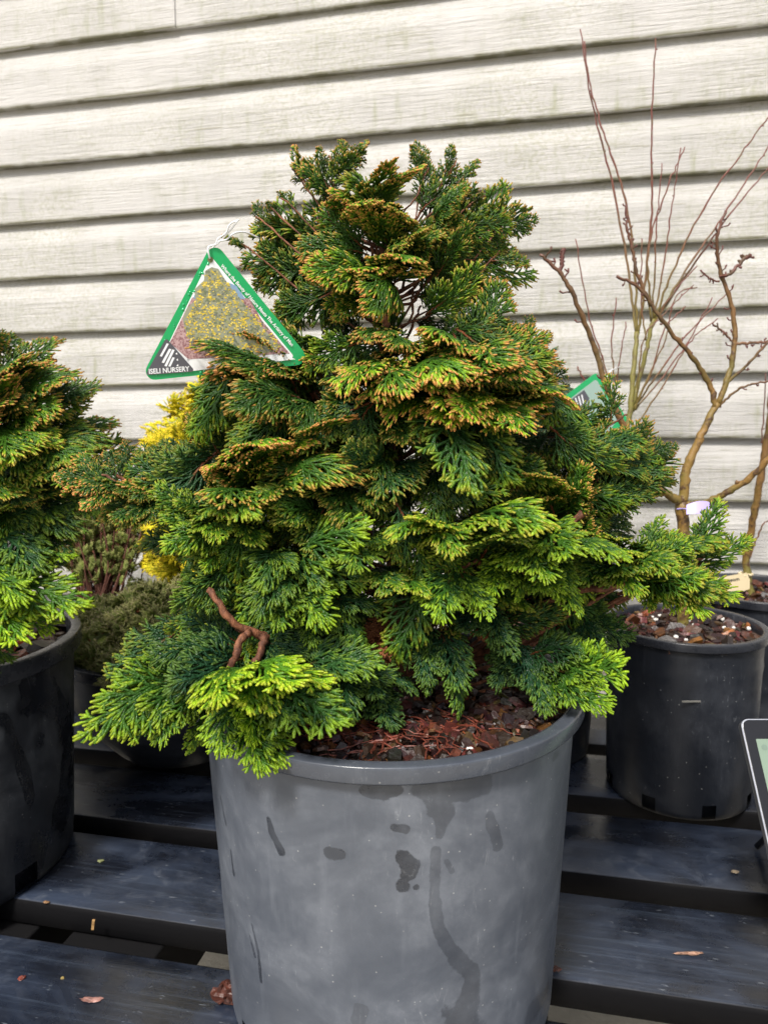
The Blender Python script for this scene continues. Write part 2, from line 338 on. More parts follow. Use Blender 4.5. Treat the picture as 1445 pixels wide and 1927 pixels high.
def mulch(name, label, cx, cy, r, z, n, seed, size=.011, perl=6, roots=0, orange=.03, zmax=.01):
    rng = random.Random(seed); mb = MB(); ns = 48; vs_ = [(cx, cy, z+.004)]
    rings = 8
    for i in range(1, rings+1):
        for k in range(ns):
            a = 2*math.pi*k/ns; q = r*i/rings; vs_.append((cx+q*math.cos(a), cy+q*math.sin(a), z+rng.uniform(-.003, .003)*(i < rings)))
    fs = [(0, 1+k, 1+(k+1) % ns) for k in range(ns)]+[(1+(i-1)*ns+k, 1+i*ns+k, 1+i*ns+(k+1) % ns, 1+(i-1)*ns+(k+1) % ns) for i in range(1, rings) for k in range(ns)]
    mb.add(vs_, fs, 1)
    for i in range(n):
        a = rng.uniform(0, 2*math.pi); q = r*math.sqrt(rng.random())*.97; s = size*rng.choice((.4, .6, .8, 1., 1.3, 1.8))*rng.uniform(.7, 1.2)
        col = rng.choice(CHC) if rng.random() > orange else (.42, .13, .04); col = (*[c*rng.uniform(.4, 1.0) for c in col], 1)
        M = (Matrix.Rotation(rng.uniform(0, 6.28), 3, 'Z') @ Matrix.Rotation(rng.gauss(0, .45), 3, 'X') @ Matrix.Rotation(rng.gauss(0, .4), 3, 'Y'))
        c = Vector((cx+q*math.cos(a), cy+q*math.sin(a), z+rng.uniform(.001, zmax)))
        m_ = rng.choice((5, 6, 7)); asp = rng.uniform(.35, .9); th = s*rng.uniform(.12, .3)
        o = [(s*math.cos(2*math.pi*j/m_)*rng.uniform(.75, 1.1), s*asp*math.sin(2*math.pi*j/m_)*rng.uniform(.7, 1.15)) for j in range(m_)]
        vv = [c+M @ Vector((x, y, -th)) for x, y in o]+[c+M @ Vector((x*.9, y*.9, th+rng.uniform(-.3, .3)*th)) for x, y in o]
        mb.add(vv, [tuple(range(m_))[::-1], tuple(range(m_, 2*m_))]+[(j, (j+1) % m_, m_+(j+1) % m_, m_+j) for j in range(m_)], 0, col)
    for i in range(roots):
        a = rng.uniform(-2.4, -.9); q = r*rng.uniform(.5, .85); p = Vector((cx+q*math.cos(a), cy+q*math.sin(a), z+.010)); d = rng.uniform(0, 6.28); pts = [p.copy()]
        for j in range(6): d += rng.gauss(0, .5); p = p+Vector((math.cos(d)*.006, math.sin(d)*.006, rng.uniform(-.0015, .0015))); pts.append(p.copy())
        mb.tube(pts, rng.uniform(.0004, .0008), 4, 0, [(.20, .05, .03, 1)]*7)
    for i in range(perl):
        a = rng.uniform(0, 6.28); q = r*math.sqrt(rng.random())*.9; s = rng.uniform(.0022, .0045); c = Vector((cx+q*math.cos(a), cy+q*math.sin(a), z+zmax))
        vv = []; 
        for t_ in range(1, 4):
            for j in range(7): ph = math.pi*t_/4; th = 2*math.pi*j/7; vv.append(c+Vector((math.sin(ph)*math.cos(th), math.sin(ph)*math.sin(th), .8*math.cos(ph)))*s*rng.uniform(.85, 1.15))
        mb.add(vv, [tuple(range(7)), tuple(range(14, 21))[::-1]]+[(t_*7+j, (t_+1)*7+j, (t_+1)*7+(j+1) % 7, t_*7+(j+1) % 7) for t_ in range(2) for j in range(7)], 2)
    return tag(mb.build(name, [M_CHIP, M_SOIL, M_PERL], smooth=False), label, 'bark mulch', None, 'stuff')
M_PERL = plain('perlite', (.78, .77, .73), .8)
MX, MY = .004, .686
WETS = [(.9, [(505, 1540, 7), (512, 1568, 8), (530, 1602, 10)]), (.75, [(690, 1488, 13), (722, 1493, 17), (745, 1486, 12)]), (.9, [(741, 1557, 9), (763, 1560, 10)]), (.7, [(622, 1607, 13), (640, 1608, 12)]),
        (.95, [(755, 1612, 15), (773, 1625, 18), (768, 1645, 14)]), (.9, [(758, 1667, 14)]), (.8, [(783, 1669, 6)]),
        (.55, [(800, 1482, 24), (850, 1485, 30), (905, 1478, 24)]), (.55, [(825, 1490, 30), (830, 1530, 24), (826, 1570, 10)]), (.55, [(820, 1600, 10), (817, 1680, 12), (822, 1745, 14), (850, 1790, 16), (890, 1832, 18), (885, 1870, 26), (870, 1915, 46), (870, 1960, 50)]),
        (.5, [(920, 1535, 10), (930, 1570, 14), (937, 1592, 12)]), (.9, [(474, 1740, 4), (486, 1790, 5), (492, 1848, 6)]), (.9, [(470, 1760, 3), (480, 1800, 5)]), (.85, [(434, 1600, 3), (440, 1645, 5)]), (.6, [(415, 1500, 4), (425, 1550, 6)]),
        (.5, [(840, 1620, 7), (850, 1640, 6)]), (.4, [(680, 1900, 14), (675, 1925, 18)]), (.5, [(1000, 1905, 30), (1030, 1860, 16)]), (.6, [(1042, 1425, 10), (1050, 1418, 6)])]
make_pot('nursery_pot', 'large dusty grey nursery pot with dark water drips, in the foreground centre', MX, MY, .179, .162, .32, M_POTG, lip=.0085, lh=.0135, nseg=560, nz=150, wets=WETS, phase=1.0)
mulch('bark_mulch', 'wet red brown bark mulch with fine roots inside the large grey pot', MX, MY, .174, .303, 3000, 1, .0062, 6, 90, zmax=.009)
make_pot('nursery_pot', 'scuffed black nursery pot at the left edge holding a hinoki cypress', -.60, .89, .187, .171, .30, M_POTB, nseg=200, phase=-1.05, hole_h=.032, lip=.009)
mulch('bark_mulch', 'dark bark mulch in the black pot at the left edge', -.60, .89, .181, .277, 500, 2, .012, 8)
RX, RY = .457, 1.07
RP = make_pot('nursery_pot', 'tall black nursery pot with a grey rim holding the bare maple on the right', RX, RY, .112, .106, .265, M_POTC, nseg=200, lip=.006, lh=.012, phase=.09, holes=8, ridge=.212, hole_h=.026, hole_w=.022)
mb = MB(); mb.box(P(1300, 1320, RY-.1095), .026, .0015, .0022); mb.build('staple', plain('staple_mark', (.18, .175, .16), .5), RP, False)
mulch('bark_mulch', 'brown bark mulch dotted with white perlite under the bare maple', RX, RY, .107, .250, 420, 3, .009, 16, orange=.07)
make_pot('nursery_pot', 'black nursery pot half hidden behind the right end of the big cypress', .262, 1.22, .108, .095, .245, M_POTC, nseg=120, lip=.006, lh=.014, holes=0)
mulch('bark_mulch', 'dark mulch around the whippy stems behind the big cypress', .262, 1.22, .102, .23, 160, 5, .011, 3)
p = P(1432, 1115, 1.30)
BRX, BRY = .69, 1.30; BRH = .265
make_pot('nursery_pot', 'black nursery pot at the far right edge behind the maple pot', BRX, BRY, .122, .105, BRH, M_POTC, nseg=120, lip=.006, lh=.014, holes=0)
mulch('bark_mulch', 'brown mulch around the tagged trunk at the far right edge', BRX, BRY, .117, BRH-.018, 220, 6, .011, 3)
# low bowl
make_pot('bowl_pot', 'wide low black bowl pot under the ground cover mound, behind on the left', -.365, 1.235, .19, .10, .195, M_POTC, nseg=140, holes=0, belly=.03, lip=.008, lh=.018)
make_pot('nursery_pot', 'small black pot under the yellow conifer, hidden behind the foliage', -.28, 1.38, .085, .07, .16, M_POTC, nseg=80, holes=0)
make_pot('nursery_pot', 'small black pot under the red stemmed heather by the wall', -.60, 1.47, .08, .075, .16, M_POTC, nseg=80, holes=0)
make_pot('nursery_pot', 'small black pot under the blurred blue green conifer by the wall', .28, 1.43, .075, .06, .15, M_POTC, nseg=80, holes=0)

# ---------------------------------------------------------------- cypress fans
def fan_template(seed, L=.1, asp=.52, gap=.0102, cord=.00122, droopy=False, sub=.0088, ring=.0032, thin=1.):
    rng = random.Random(seed); lines = []      # (pts2d with small h, radii, tips)
    def line(p, ang, length, r0, r1, curve, term, tk=1.):
        n = max(2, int(round(length/ring))); pts = [(p[0], p[1], p[2])]; a = ang; h = p[2]; angs = [a]; dh = rng.gauss(0, .06)
        for i in range(n):
            a += curve/n+rng.gauss(0, .05); s = length/n; h += dh*s; q = pts[-1]; pts.append((q[0]+math.cos(a)*s, q[1]+math.sin(a)*s, h)); angs.append(a)
        rad = [(r0+(r1-r0)*i/n)*(rng.uniform(.82, 1.15)) for i in range(n+1)]; tip = [0]*(n+1)
        if term:
            rad[-1] = r1*.72; rad[-2] = max(rad[-2], r1*1.08)
            for i in range(n+1): tip[i] = tk*max(0, 1-(n-i)*length/n/.0125)
            tip[-1] = tk
        lines.append((pts, rad, tip)); return pts, angs
    main, ma = line((0, 0, 0), 0, L, cord*1.25, cord, rng.uniform(-.35, .35), True)
    # woody base
    for i in range(len(main)//2): lines[0][2][i] = -1+2*i/len(main)
    nlat = int(L*.93/gap*2); side = rng.choice((-1, 1))
    for j in range(nlat):
        t = .06+.9*j/nlat; side = -side; x = t*(len(main)-1); i0 = int(x); fr_ = x-i0; q0, q1 = main[i0], main[min(i0+1, len(main)-1)]
        p = tuple(q0[k]+(q1[k]-q0[k])*fr_ for k in range(3)); ln = L*asp*(1-t)**.55*(.5+.5*min(1, t*4+.25))*rng.uniform(.72, 1.12)+.006
        if rng.random() > thin: continue
        lp, la = line(p, ma[i0]+side*rng.uniform(.62, .85)*(1.05-.25*t), ln, cord*1.05, cord, -side*rng.uniform(.1, .5), True)
        m_ = int(ln/sub*1.7); s2 = side
        for jj in range(m_):
            t2 = .12+.8*jj/max(1, m_); s2 = -s2; i2 = int(t2*(len(lp)-1)); l2 = min(.024, (1-t2)*ln*.62+.0075)*rng.uniform(.7, 1.15)
            if rng.random() < .12: continue
            sp, sa = line(lp[i2], la[i2]+s2*rng.uniform(.5, .75), l2, cord*.95, cord*.95, -s2*rng.uniform(.1, .45), True)
            if l2 > .008:
                for s3 in (-1, 1):
                    if rng.random() < .6: i3 = int(len(sp)*rng.uniform(.3, .6)); line(sp[i3], sa[i3]+s3*rng.uniform(.45, .7), l2*rng.uniform(.3, .5), cord*.9, cord*.9, 0, True, rng.choice((.3, .5, .8)))
    V, T, Fq = [], [], []
    for pts, rad, tip in lines:
        b = len(V); n = len(pts)
        for i in range(n):
            a0 = pts[max(0, i-1)]; a1 = pts[min(n-1, i+1)]; dx, dy = a1[0]-a0[0], a1[1]-a0[1]; l = math.hypot(dx, dy) or 1; sx, sy = -dy/l, dx/l; r = rad[i]
            x, y, h = pts[i]
            if i == n-1: x += dx/l*r*.8; y += dy/l*r*.8
            V += [(x+sx*r, y+sy*r, h), (x, y, h+r*.8), (x-sx*r, y-sy*r, h), (x, y, h-r*.8)]; T += [tip[i]]*4
        for i in range(n-1):
            for k in range(4): q = b+i*4; Fq.append((q+k, q+(k+1) % 4, q+4+(k+1) % 4, q+4+k))
        q = b+(n-1)*4; Fq.append((q, q+1, q+2, q+3))
    return np.array(V), np.array(T), np.array(Fq), L
TA = [fan_template(s, .10) for s in range(6)]                                    # lacy
TB = [fan_template(20+s, .10, .44, .0108, .00138, sub=.0100) for s in range(5)]     # long cords
TL = [fan_template(80+s, .10, .46, .0115, .00122, sub=.0100, thin=.85) for s in range(5)]   # open, see-through
TC = [fan_template(40+s, .05, .6, .012, .0015, sub=.010, ring=.006) for s in range(4)]   # coarse, for background
def fan_place(tpl, base, d, n, length, droop, width=1., seed=0):
    V, T, Fq, L = tpl; s = length/L
    d = d.normalized(); n = (n-d*n.dot(d)).normalized(); sd_ = n.cross(d)
    X = V*np.array([s, s*width, 1.0]); X = X.copy()
    # keep cord thickness near life size: only positions along the fan are scaled
    r = np.hypot(X[:, 0], X[:, 1])+1e-9; k = max(1e-3, droop)/max(length, 1e-4); th = r*k
    rng = np.random.RandomState(seed); ph = rng.uniform(0, 6.28, 3)
    h = X[:, 2]+.0035*np.sin(X[:, 0]*55+ph[0])*np.sin(X[:, 1]*60+ph[1])+rng.uniform(-.6, 1.2)*X[:, 1]**2*4
    rad = np.sin(th)/k+h*np.sin(th); z = (1/k+h)*np.cos(th)-1/k
    x = rad*X[:, 0]/r; y = rad*X[:, 1]/r
    D, S, N = (np.array(q) for q in (d, sd_, n))
    W = np.array(base)+x[:, None]*D+y[:, None]*S+z[:, None]*N
    out = np.clip(r/length, 0, 1)
    return W, T, Fq, out
class Foliage:
    def __init__(s): s.V = []; s.F = []; s.Cc = []; s.nb = 0
    def fan(s, tpl, base, d, n, length, droop, lite, blue, orange, width=1., seed=0):
        W, T, Fq, out = fan_place(tpl, base, d, n, length, droop, width, seed)
        s.V.append(W); s.F.append(Fq+s.nb); s.nb += len(W)
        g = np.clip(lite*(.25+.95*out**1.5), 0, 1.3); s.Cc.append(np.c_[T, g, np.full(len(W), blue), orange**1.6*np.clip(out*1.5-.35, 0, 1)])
    def build(s, name, mat, parent): return mesh_np(name, np.concatenate(s.V), np.concatenate(s.F), mat, parent, {'col': np.concatenate(s.Cc)})
def pad(fo, rng, b, t, tn, droop, lite, blue, orange, nf, tpls=TA, spread=.55, width=1.):
    """nf fans leaving b; the middle one ends near t. tn: 0 = lies flat, 1 = stands facing the camera"""
    tn = min(1, max(0, tn+rng.gauss(0, .13))); ch = t-b; L = ch.length; d = ch.normalized(); toc = (CAM-b).normalized(); n = (Vector((0, 0, 1))*(1-tn)+toc*tn); n = (n-d*n.dot(d)).normalized()
    for i in range(nf):
        a = ((i+.5)/nf-.5)*2*spread+rng.gauss(0, .1) if nf > 1 else 0; k = 1-.25*abs(a)/spread if nf > 1 else 1
        dr = max(.05, droop*rng.uniform(.75, 1.25)); dd = Matrix.Rotation(a, 3, n) @ d; sd_ = n.cross(dd)
        d0 = Matrix.Rotation(-dr/2, 3, sd_) @ dd; nn = (Matrix.Rotation(-dr/2, 3, sd_) @ n)
        nn = Matrix.Rotation(rng.gauss(0, .36), 3, d0) @ nn
        LL = L*k*rng.uniform(.85, 1.08)*(dr/2)/math.sin(dr/2)
        off = n*rng.uniform(-.006, .006)+dd*rng.uniform(-.05, .12)*L
        fo.fan(rng.choice(tpls), b+off, d0, nn, LL, dr, lite*rng.uniform(.6, 1.2), min(1, blue*rng.uniform(.6, 1.4)), orange, width*rng.uniform(.85, 1.1), rng.randrange(9999))
def inpoly(x, y, poly):
    c = False; j = len(poly)-1
    for i in range(len(poly)):
        xi, yi = poly[i]; xj, yj = poly[j]
        if (yi > y) != (yj > y) and x < (xj-xi)*(y-yi)/(yj-yi)+xi: c = not c
        j = i
    return c
def limb(mb, pts, r0, r1, rng, n=7, rough=.18, cols=None):
    q = smooth_path(pts, 5); m_ = len(q)
    q = [p+Vector((rng.gauss(0, 1), rng.gauss(0, 1), rng.gauss(0, 1)))*(.0012 if r0 > .004 else .0005) for p in q]
    mb.tube(q, [(r0+(r1-r0)*i/(m_-1))*rng.uniform(1-rough, 1+rough) for i in range(m_)], n, 0, cols)
def vein(axis, b, rng, mb, r0=.0024, r1=.0012):
    """a woody limb from the trunk axis to a spray's base"""
    z = max(axis[0].z+.01, b.z-.5*math.hypot(b.x-axis[0].x, b.y-axis[0].y)-.02); z = min(z, axis[-1].z)
    for i in range(len(axis)-1):
        if axis[i].z <= z <= axis[i+1].z: t = (z-axis[i].z)/(axis[i+1].z-axis[i].z); a = axis[i].lerp(axis[i+1], t); break
    else: a = axis[-1]
    mid = a.lerp(b, .55)+Vector((rng.gauss(0, .006), rng.gauss(0, .006), -.008+rng.gauss(0, .005)))
    L = (b-a).length; limb(mb, [a, mid, b, b+(b-mid).normalized()*min(.02, L*.3)], r0*(.6+L*2.5), r1, rng)

# main cypress: the pads one can make out in the photograph. (base px,py,Y)(tip px,py,Y) facing, droop, light, blue, orange, fans
ax_px = [(752, 1385, .76), (748, 1250, .76), (742, 1100, .77), (752, 950, .775), (738, 820, .78), (745, 720, .78), (720, 650, .78), (733, 575, .775), (715, 500, .785), (735, 420, .785)]
AX = [P(q[0], q[1], q[2]-.06) for q in ax_px]; AX[0].z = .295
PADS = [
 # crown
 ((622, 372, .78), (552, 290, .76), .8, .5, .35, .1, .9, 2), ((625, 360, .78), (665, 258, .76), .75, .7, .4, .1, .9, 2), ((640, 370, .79), (590, 300, .79), .9, .3, .3, .2, .8, 1),
 ((705, 430, .78), (740, 310, .71), .45, .9, .5, 0, 1, 3), ((690, 440, .77), (620, 365, .71), .5, .9, .45, 0, 1, 3), ((790, 400, .78), (850, 272, .78), .8, .5, .35, .1, .9, 2),
 ((790, 360, .80), (790, 272, .80), .8, .4, .3, .2, .8, 1), ((800, 430, .79), (893, 315, .79), .85, .5, .3, .1, .8, 2), ((810, 440, .78), (880, 370, .75), .6, .8, .35, .1, .8, 3),
 ((830, 470, .79), (995, 412, .80), .85, .5, .35, .2, .7, 3), ((830, 490, .79), (1000, 455, .81), .8, .6, .3, .25, .6, 2), ((820, 480, .80), (925, 540, .80), .9, .7, .2, .4, .4, 2), ((800, 500, .78), (900, 560, .80), .9, .6, .15, .5, .3, 3),
 ((660, 460, .79), (480, 385, .82), .85, .4, .4, .3, .5, 2), ((650, 480, .79), (455, 460, .81), .85, .5, .35, .4, .5, 3), ((640, 520, .79), (460, 560, .81), .85, .6, .25, .4, .4, 3), ((660, 540, .78), (520, 610, .80), .85, .6, .25, .35, .5, 3),
 ((740, 470, .77), (700, 395, .70), .4, 1., .45, 0, .9, 3), ((760, 500, .77), (800, 440, .71), .5, .9, .35, .1, .7, 3), ((720, 540, .77), (600, 530, .69), .5, 1., .6, 0, 1, 3), ((740, 540, .77), (750, 500, .68), .4, 1., .6, 0, 1, 3), ((690, 560, .77), (640, 600, .72), .7, .9, .4, .1, .8, 3),
 ((780, 560, .78), (870, 540, .76), .8, .6, .2, .4, .3, 3), ((780, 600, .79), (860, 650, .80), .9, .6, .12, .6, .2, 3), ((690, 640, .79), (600, 600, .82), .9, .5, .15, .5, .3, 2), ((700, 680, .79), (625, 690, .82), .9, .5, .1, .6, .2, 3), ((560, 640, .80), (500, 580, .84), .9, .5, .2, .3, .3, 2),
 ((600, 350, .79), (545, 320, .78), .8, .6, .3, .1, 1, 2), ((640, 330, .79), (680, 275, .78), .75, .6, .3, .1, 1, 2), ((700, 400, .80), (690, 330, .80), .85, .4, .25, .1, .9, 2), ((620, 440, .79), (520, 430, .80), .8, .5, .3, .1, .8, 3), ((600, 500, .79), (445, 500, .81), .8, .5, .3, .1, .8, 3), ((860, 420, .79), (960, 440, .79), .8, .5, .3, .1, .8, 3), ((850, 390, .79), (900, 350, .79), .8, .5, .3, .1, .8, 2), ((700, 480, .77), (560, 470, .74), .6, .8, .3, .1, .9, 3), ((760, 440, .78), (850, 480, .74), .7, .8, .25, .1, .8, 3),
 ((575, 350, .78), (538, 290, .78), .85, .4, .35, .1, 1, 1), ((600, 350, .78), (610, 282, .78), .85, .4, .35, .1, 1, 1), ((655, 320, .78), (690, 262, .78), .85, .4, .35, .1, 1, 1), ((650, 320, .78), (640, 256, .78), .85, .4, .35, .1, 1, 1), ((795, 340, .78), (786, 272, .78), .85, .4, .35, .1, 1, 1), ((835, 340, .78), (850, 270, .78), .85, .4, .35, .1, 1, 1), ((860, 350, .78), (892, 300, .78), .85, .4, .35, .1, 1, 1), ((930, 440, .78), (1003, 425, .78), .85, .4, .35, .1, 1, 1), ((925, 430, .78), (968, 396, .78), .85, .4, .35, .1, 1, 1), ((925, 490, .78), (1000, 472, .78), .85, .4, .35, .1, 1, 1), ((510, 430, .78), (468, 376, .78), .85, .4, .35, .1, 1, 1), ((530, 410, .78), (505, 372, .78), .85, .4, .35, .1, 1, 1), ((470, 470, .78), (430, 450, .78), .85, .4, .35, .1, 1, 1), ((880, 530, .78), (925, 565, .78), .85, .4, .35, .1, 1, 1), ((970, 660, .78), (1042, 628, .78), .85, .4, .35, .1, 1, 1), ((950, 640, .78), (1008, 598, .78), .85, .4, .35, .1, 1, 1), ((990, 730, .78), (1068, 708, .78), .85, .4, .35, .1, 1, 1), ((1205, 870, .78), (1274, 848, .78), .85, .4, .35, .1, 1, 1), ((1180, 850, .78), (1218, 800, .78), .85, .4, .35, .1, 1, 1), ((560, 400, .78), (535, 345, .78), .85, .4, .35, .1, 1, 1), ((880, 390, .78), (905, 372, .78), .85, .4, .35, .1, 1, 1),
 # second tier left
 ((590, 725, .76), (430, 645, .70), .35, .9, .45, 0, 1, 3), ((590, 740, .76), (365, 660, .70), .35, 1., .45, 0, 1, 3), ((560, 760, .75), (420, 740, .66), .4, 1.2, .35, .1, .9, 3), ((580, 770, .74), (500, 780, .65), .5, 1.3, .3, .1, .7, 3), ((610, 715, .76), (545, 665, .72), .35, .9, .4, 0, .9, 2),
 ((650, 760, .76), (600, 790, .68), .7, 1.1, .25, .3, .6, 3), ((640, 720, .77), (640, 740, .69), .7, 1.2, .25, .3, .7, 3),
 # second tier right
 ((860, 690, .76), (1010, 602, .74), .5, .9, .45, .1, .9, 3), ((860, 700, .76), (1040, 650, .72), .5, .9, .5, .1, 1, 3), ((840, 660, .77), (930, 600, .74), .5, .9, .35, .1, .8, 3), ((830, 720, .76), (850, 680, .65), .35, 1.2, .8, 0, 1, 3), ((850, 740, .76), (960, 700, .65), .35, 1.2, .8, 0, 1, 3),
 ((900, 760, .75), (1065, 765, .70), .3, 1., .9, 0, 1, 3), ((860, 780, .74), (850, 800, .63), .35, 1.3, .9, 0, 1, 3), ((880, 790, .74), (950, 800, .63), .35, 1.3, .9, 0, 1, 3), ((890, 830, .74), (960, 870, .68), .7, 1.3, .2, .4, .4, 3), ((860, 840, .75), (850, 880, .68), .7, 1.3, .15, .4, .3, 3), ((940, 740, .76), (1060, 715, .72), .35, .8, .8, 0, 1, 2),
 # centre bright pads
 ((750, 730, .75), (650, 700, .66), .4, 1.1, .6, 0, 1, 3), ((750, 740, .75), (745, 740, .62), .35, 1.3, .85, 0, 1, 4), ((750, 730, .75), (840, 735, .65), .4, 1.1, .8, 0, 1, 3), ((745, 670, .76), (720, 650, .67), .5, 1.2, .5, .1, .9, 3), ((750, 800, .73), (770, 830, .65), .7, 1.2, .4, .2, .6, 4),
 ((700, 850, .75), (660, 900, .67), .8, 1.3, .25, .4, .4, 3), ((740, 880, .75), (760, 960, .68), .9, 1., .25, .5, .2, 3), ((820, 880, .75), (830, 960, .68), .9, 1., .15, .5, .2, 3),
 # left arm and shoulder
 ((410, 965, .75), (300, 940, .71), .35, .8, .5, .1, 1, 3), ((320, 940, .74), (205, 910, .71), .35, .8, .5, .1, 1, 3), ((230, 915, .73), (103, 888, .71), .35, .7, .6, .1, 1, 3), ((260, 935, .73), (140, 945, .69), .4, .9, .45, .1, 1, 2), ((300, 940, .74), (215, 965, .69), .5, 1., .4, .2, .6, 3), ((235, 905, .75), (222, 818, .77), .75, .5, .35, .2, 1, 2), ((200, 905, .74), (180, 850, .74), .7, .5, .4, .2, 1, 1), ((420, 860, .76), (355, 770, .76), .75, .5, .6, .1, 1, 3), ((430, 850, .76), (425, 760, .75), .75, .6, .6, .1, 1, 3), ((330, 950, .74), (170, 960, .70), .5, 1., .35, .2, .6, 3),
 ((500, 930, .73), (610, 800, .66), .35, .8, .6, 0, 1, 3), ((480, 930, .73), (500, 850, .64), .3, 1.1, .8, 0, 1, 3), ((500, 960, .72), (560, 930, .62), .5, 1.3, .55, .1, .8, 3), ((430, 960, .73), (380, 900, .68), .6, .9, .55, .1, .9, 3), ((560, 880, .75), (620, 880, .68), .5, 1.1, .4, .2, .8, 3),
 ((400, 1010, .72), (280, 960, .68), .5, 1., .5, .1, .7, 3), ((420, 1020, .72), (300, 1040, .66), .6, 1.1, .6, .1, .7, 3), ((420, 1010, .71), (420, 1020, .61), .5, 1.3, .75, .1, .8, 3), ((430, 1050, .71), (330, 1130, .66), .8, .9, .35, .4, .3, 3),
 # right shoulder
 ((1060, 950, .75), (965, 855, .73), .8, .5, .5, .2, .8, 3), ((1070, 920, .77), (1040, 810, .77), .85, .4, .4, .1, .8, 2), ((1130, 900, .77), (1165, 785, .77), .85, .4, .4, .1, .8, 2), ((1148, 800, .80), (1152, 702, .80), .85, .4, .5, .1, .9, 1), ((1110, 930, .77), (1205, 795, .78), .85, .4, .4, .2, .8, 3), ((1110, 930, .77), (1272, 850, .78), .8, .5, .35, .2, .7, 3),
 ((1100, 960, .76), (1235, 915, .75), .8, .7, .3, .4, .4, 3), ((1100, 980, .76), (1190, 1010, .74), .85, .8, .2, .5, .3, 3), ((1050, 980, .74), (1040, 900, .67), .5, .9, .55, .1, .8, 3), ((1000, 990, .74), (930, 930, .70), .8, .6, .25, .4, .5, 3), ((1080, 1000, .74), (1130, 930, .68), .6, .8, .5, .1, .8, 3),
 # centre right fronts
 ((850, 1040, .70), (770, 985, .62), .35, .9, .75, 0, 1, 3), ((860, 1040, .70), (860, 1040, .58), .5, 1.3, .8, .1, 1, 4), ((900, 1050, .70), (930, 1010, .60), .6, 1., .5, .1, .7, 3), ((1010, 1040, .71), (1020, 1080, .60), .7, 1.2, .6, .2, .4, 4), ((860, 1080, .69), (850, 1160, .62), .8, .9, .6, .4, .2, 4), ((1020, 1060, .70), (1060, 1160, .62), .8, .9, .75, .3, .3, 3), ((960, 1060, .71), (940, 1130, .64), .8, .9, .6, .4, .3, 3),
 ((700, 1010, .72), (720, 1080, .62), .6, 1.2, .55, .2, .4, 3), ((600, 1000, .73), (560, 1020, .63), .55, 1.2, .5, .3, .4, 3), ((660, 950, .74), (640, 980, .64), .6, 1.2, .35, .3, .5, 3),
 # right lower arm
 ((1190, 1085, .74), (1310, 1020, .73), .6, .5, .6, .1, 1, 2), ((1290, 1065, .73), (1408, 960, .72), .6, .4, .7, .1, 1, 2), ((1190, 1080, .73), (1295, 1010, .70), .75, .5, .75, .1, .7, 3), ((1190, 1090, .73), (1375, 1110, .66), .45, 1., .65, 0, 1, 3), ((1180, 1090, .72), (1250, 1100, .62), .6, 1.3, .65, .1, .8, 3), ((1210, 1100, .74), (1290, 1145, .66), .5, 1.1, .7, .1, .8, 3), ((1240, 1095, .74), (1370, 1140, .67), .45, 1., .75, .1, .8, 2), ((1200, 1070, .73), (1135, 1015, .66), .4, .8, .7, .05, 1, 2), ((1160, 1100, .73), (1150, 1130, .64), .6, 1.2, .45, .2, .5, 2),
 # low front, long cords
 ((570, 1060, .71), (690, 1120, .62), .7, 1.1, .6, .3, .3, 3), ((560, 1080, .70), (600, 1170, .61), .75, 1.1, .6, .3, .3, 4), ((520, 1060, .71), (500, 1120, .62), .7, 1.2, .5, .4, .3, 3), ((600, 1120, .70), (650, 1230, .63), .85, .9, .4, .5, .2, 3),
 ((460, 1220, .70), (270, 1220, .64), .6, .8, .25, .8, .1, 3), ((470, 1240, .69), (320, 1280, .62), .65, .9, .25, .8, .1, 3), ((480, 1200, .70), (560, 1270, .63), .8, .9, .2, .7, .1, 3),
 ((390, 1290, .67), (155, 1300, .61), .45, .8, .8, .2, .6, 3), ((390, 1300, .67), (255, 1410, .60), .7, .9, .7, .3, .4, 3), ((470, 1290, .64), (370, 1340, .54), .4, 1., 1., 0, .8, 3), ((480, 1290, .64), (560, 1290, .53), .35, 1., 1., 0, .8, 3), ((480, 1300, .64), (480, 1460, .545), .7, .8, .8, .3, .3, 4), ((510, 1290, .65), (600, 1400, .56), .75, .9, .55, .5, .2, 3),
 ((640, 1265, .67), (665, 1385, .60), .85, .8, .3, .8, .1, 3), ((700, 1260, .69), (720, 1350, .62), .85, .8, .2, .9, .1, 3), ((570, 1270, .67), (680, 1310, .59), .75, .9, .4, .6, .1, 3), ((700, 1290, .70), (735, 1370, .63), .85, .8, .15, .9, .1, 3), ((820, 1190, .71), (845, 1330, .63), .85, .7, .3, .8, .1, 3), ((800, 1180, .71), (760, 1290, .64), .85, .7, .2, .8, .1, 2),
 ((960, 1190, .73), (970, 1310, .67), .85, .6, .12, .8, .1, 4), ((1000, 1240, .71), (1090, 1320, .63), .8, .8, .35, .6, .1, 3), ((1030, 1270, .69), (1190, 1285, .61), .6, .7, .7, .2, .1, 3), ((1080, 1140, .74), (1185, 1215, .68), .85, .8, .15, .6, .1, 2), ((900, 1140, .73), (900, 1230, .66), .85, .8, .15, .8, .1, 3), ((650, 1180, .71), (620, 1250, .65), .85, .8, .3, .6, .1, 2)]
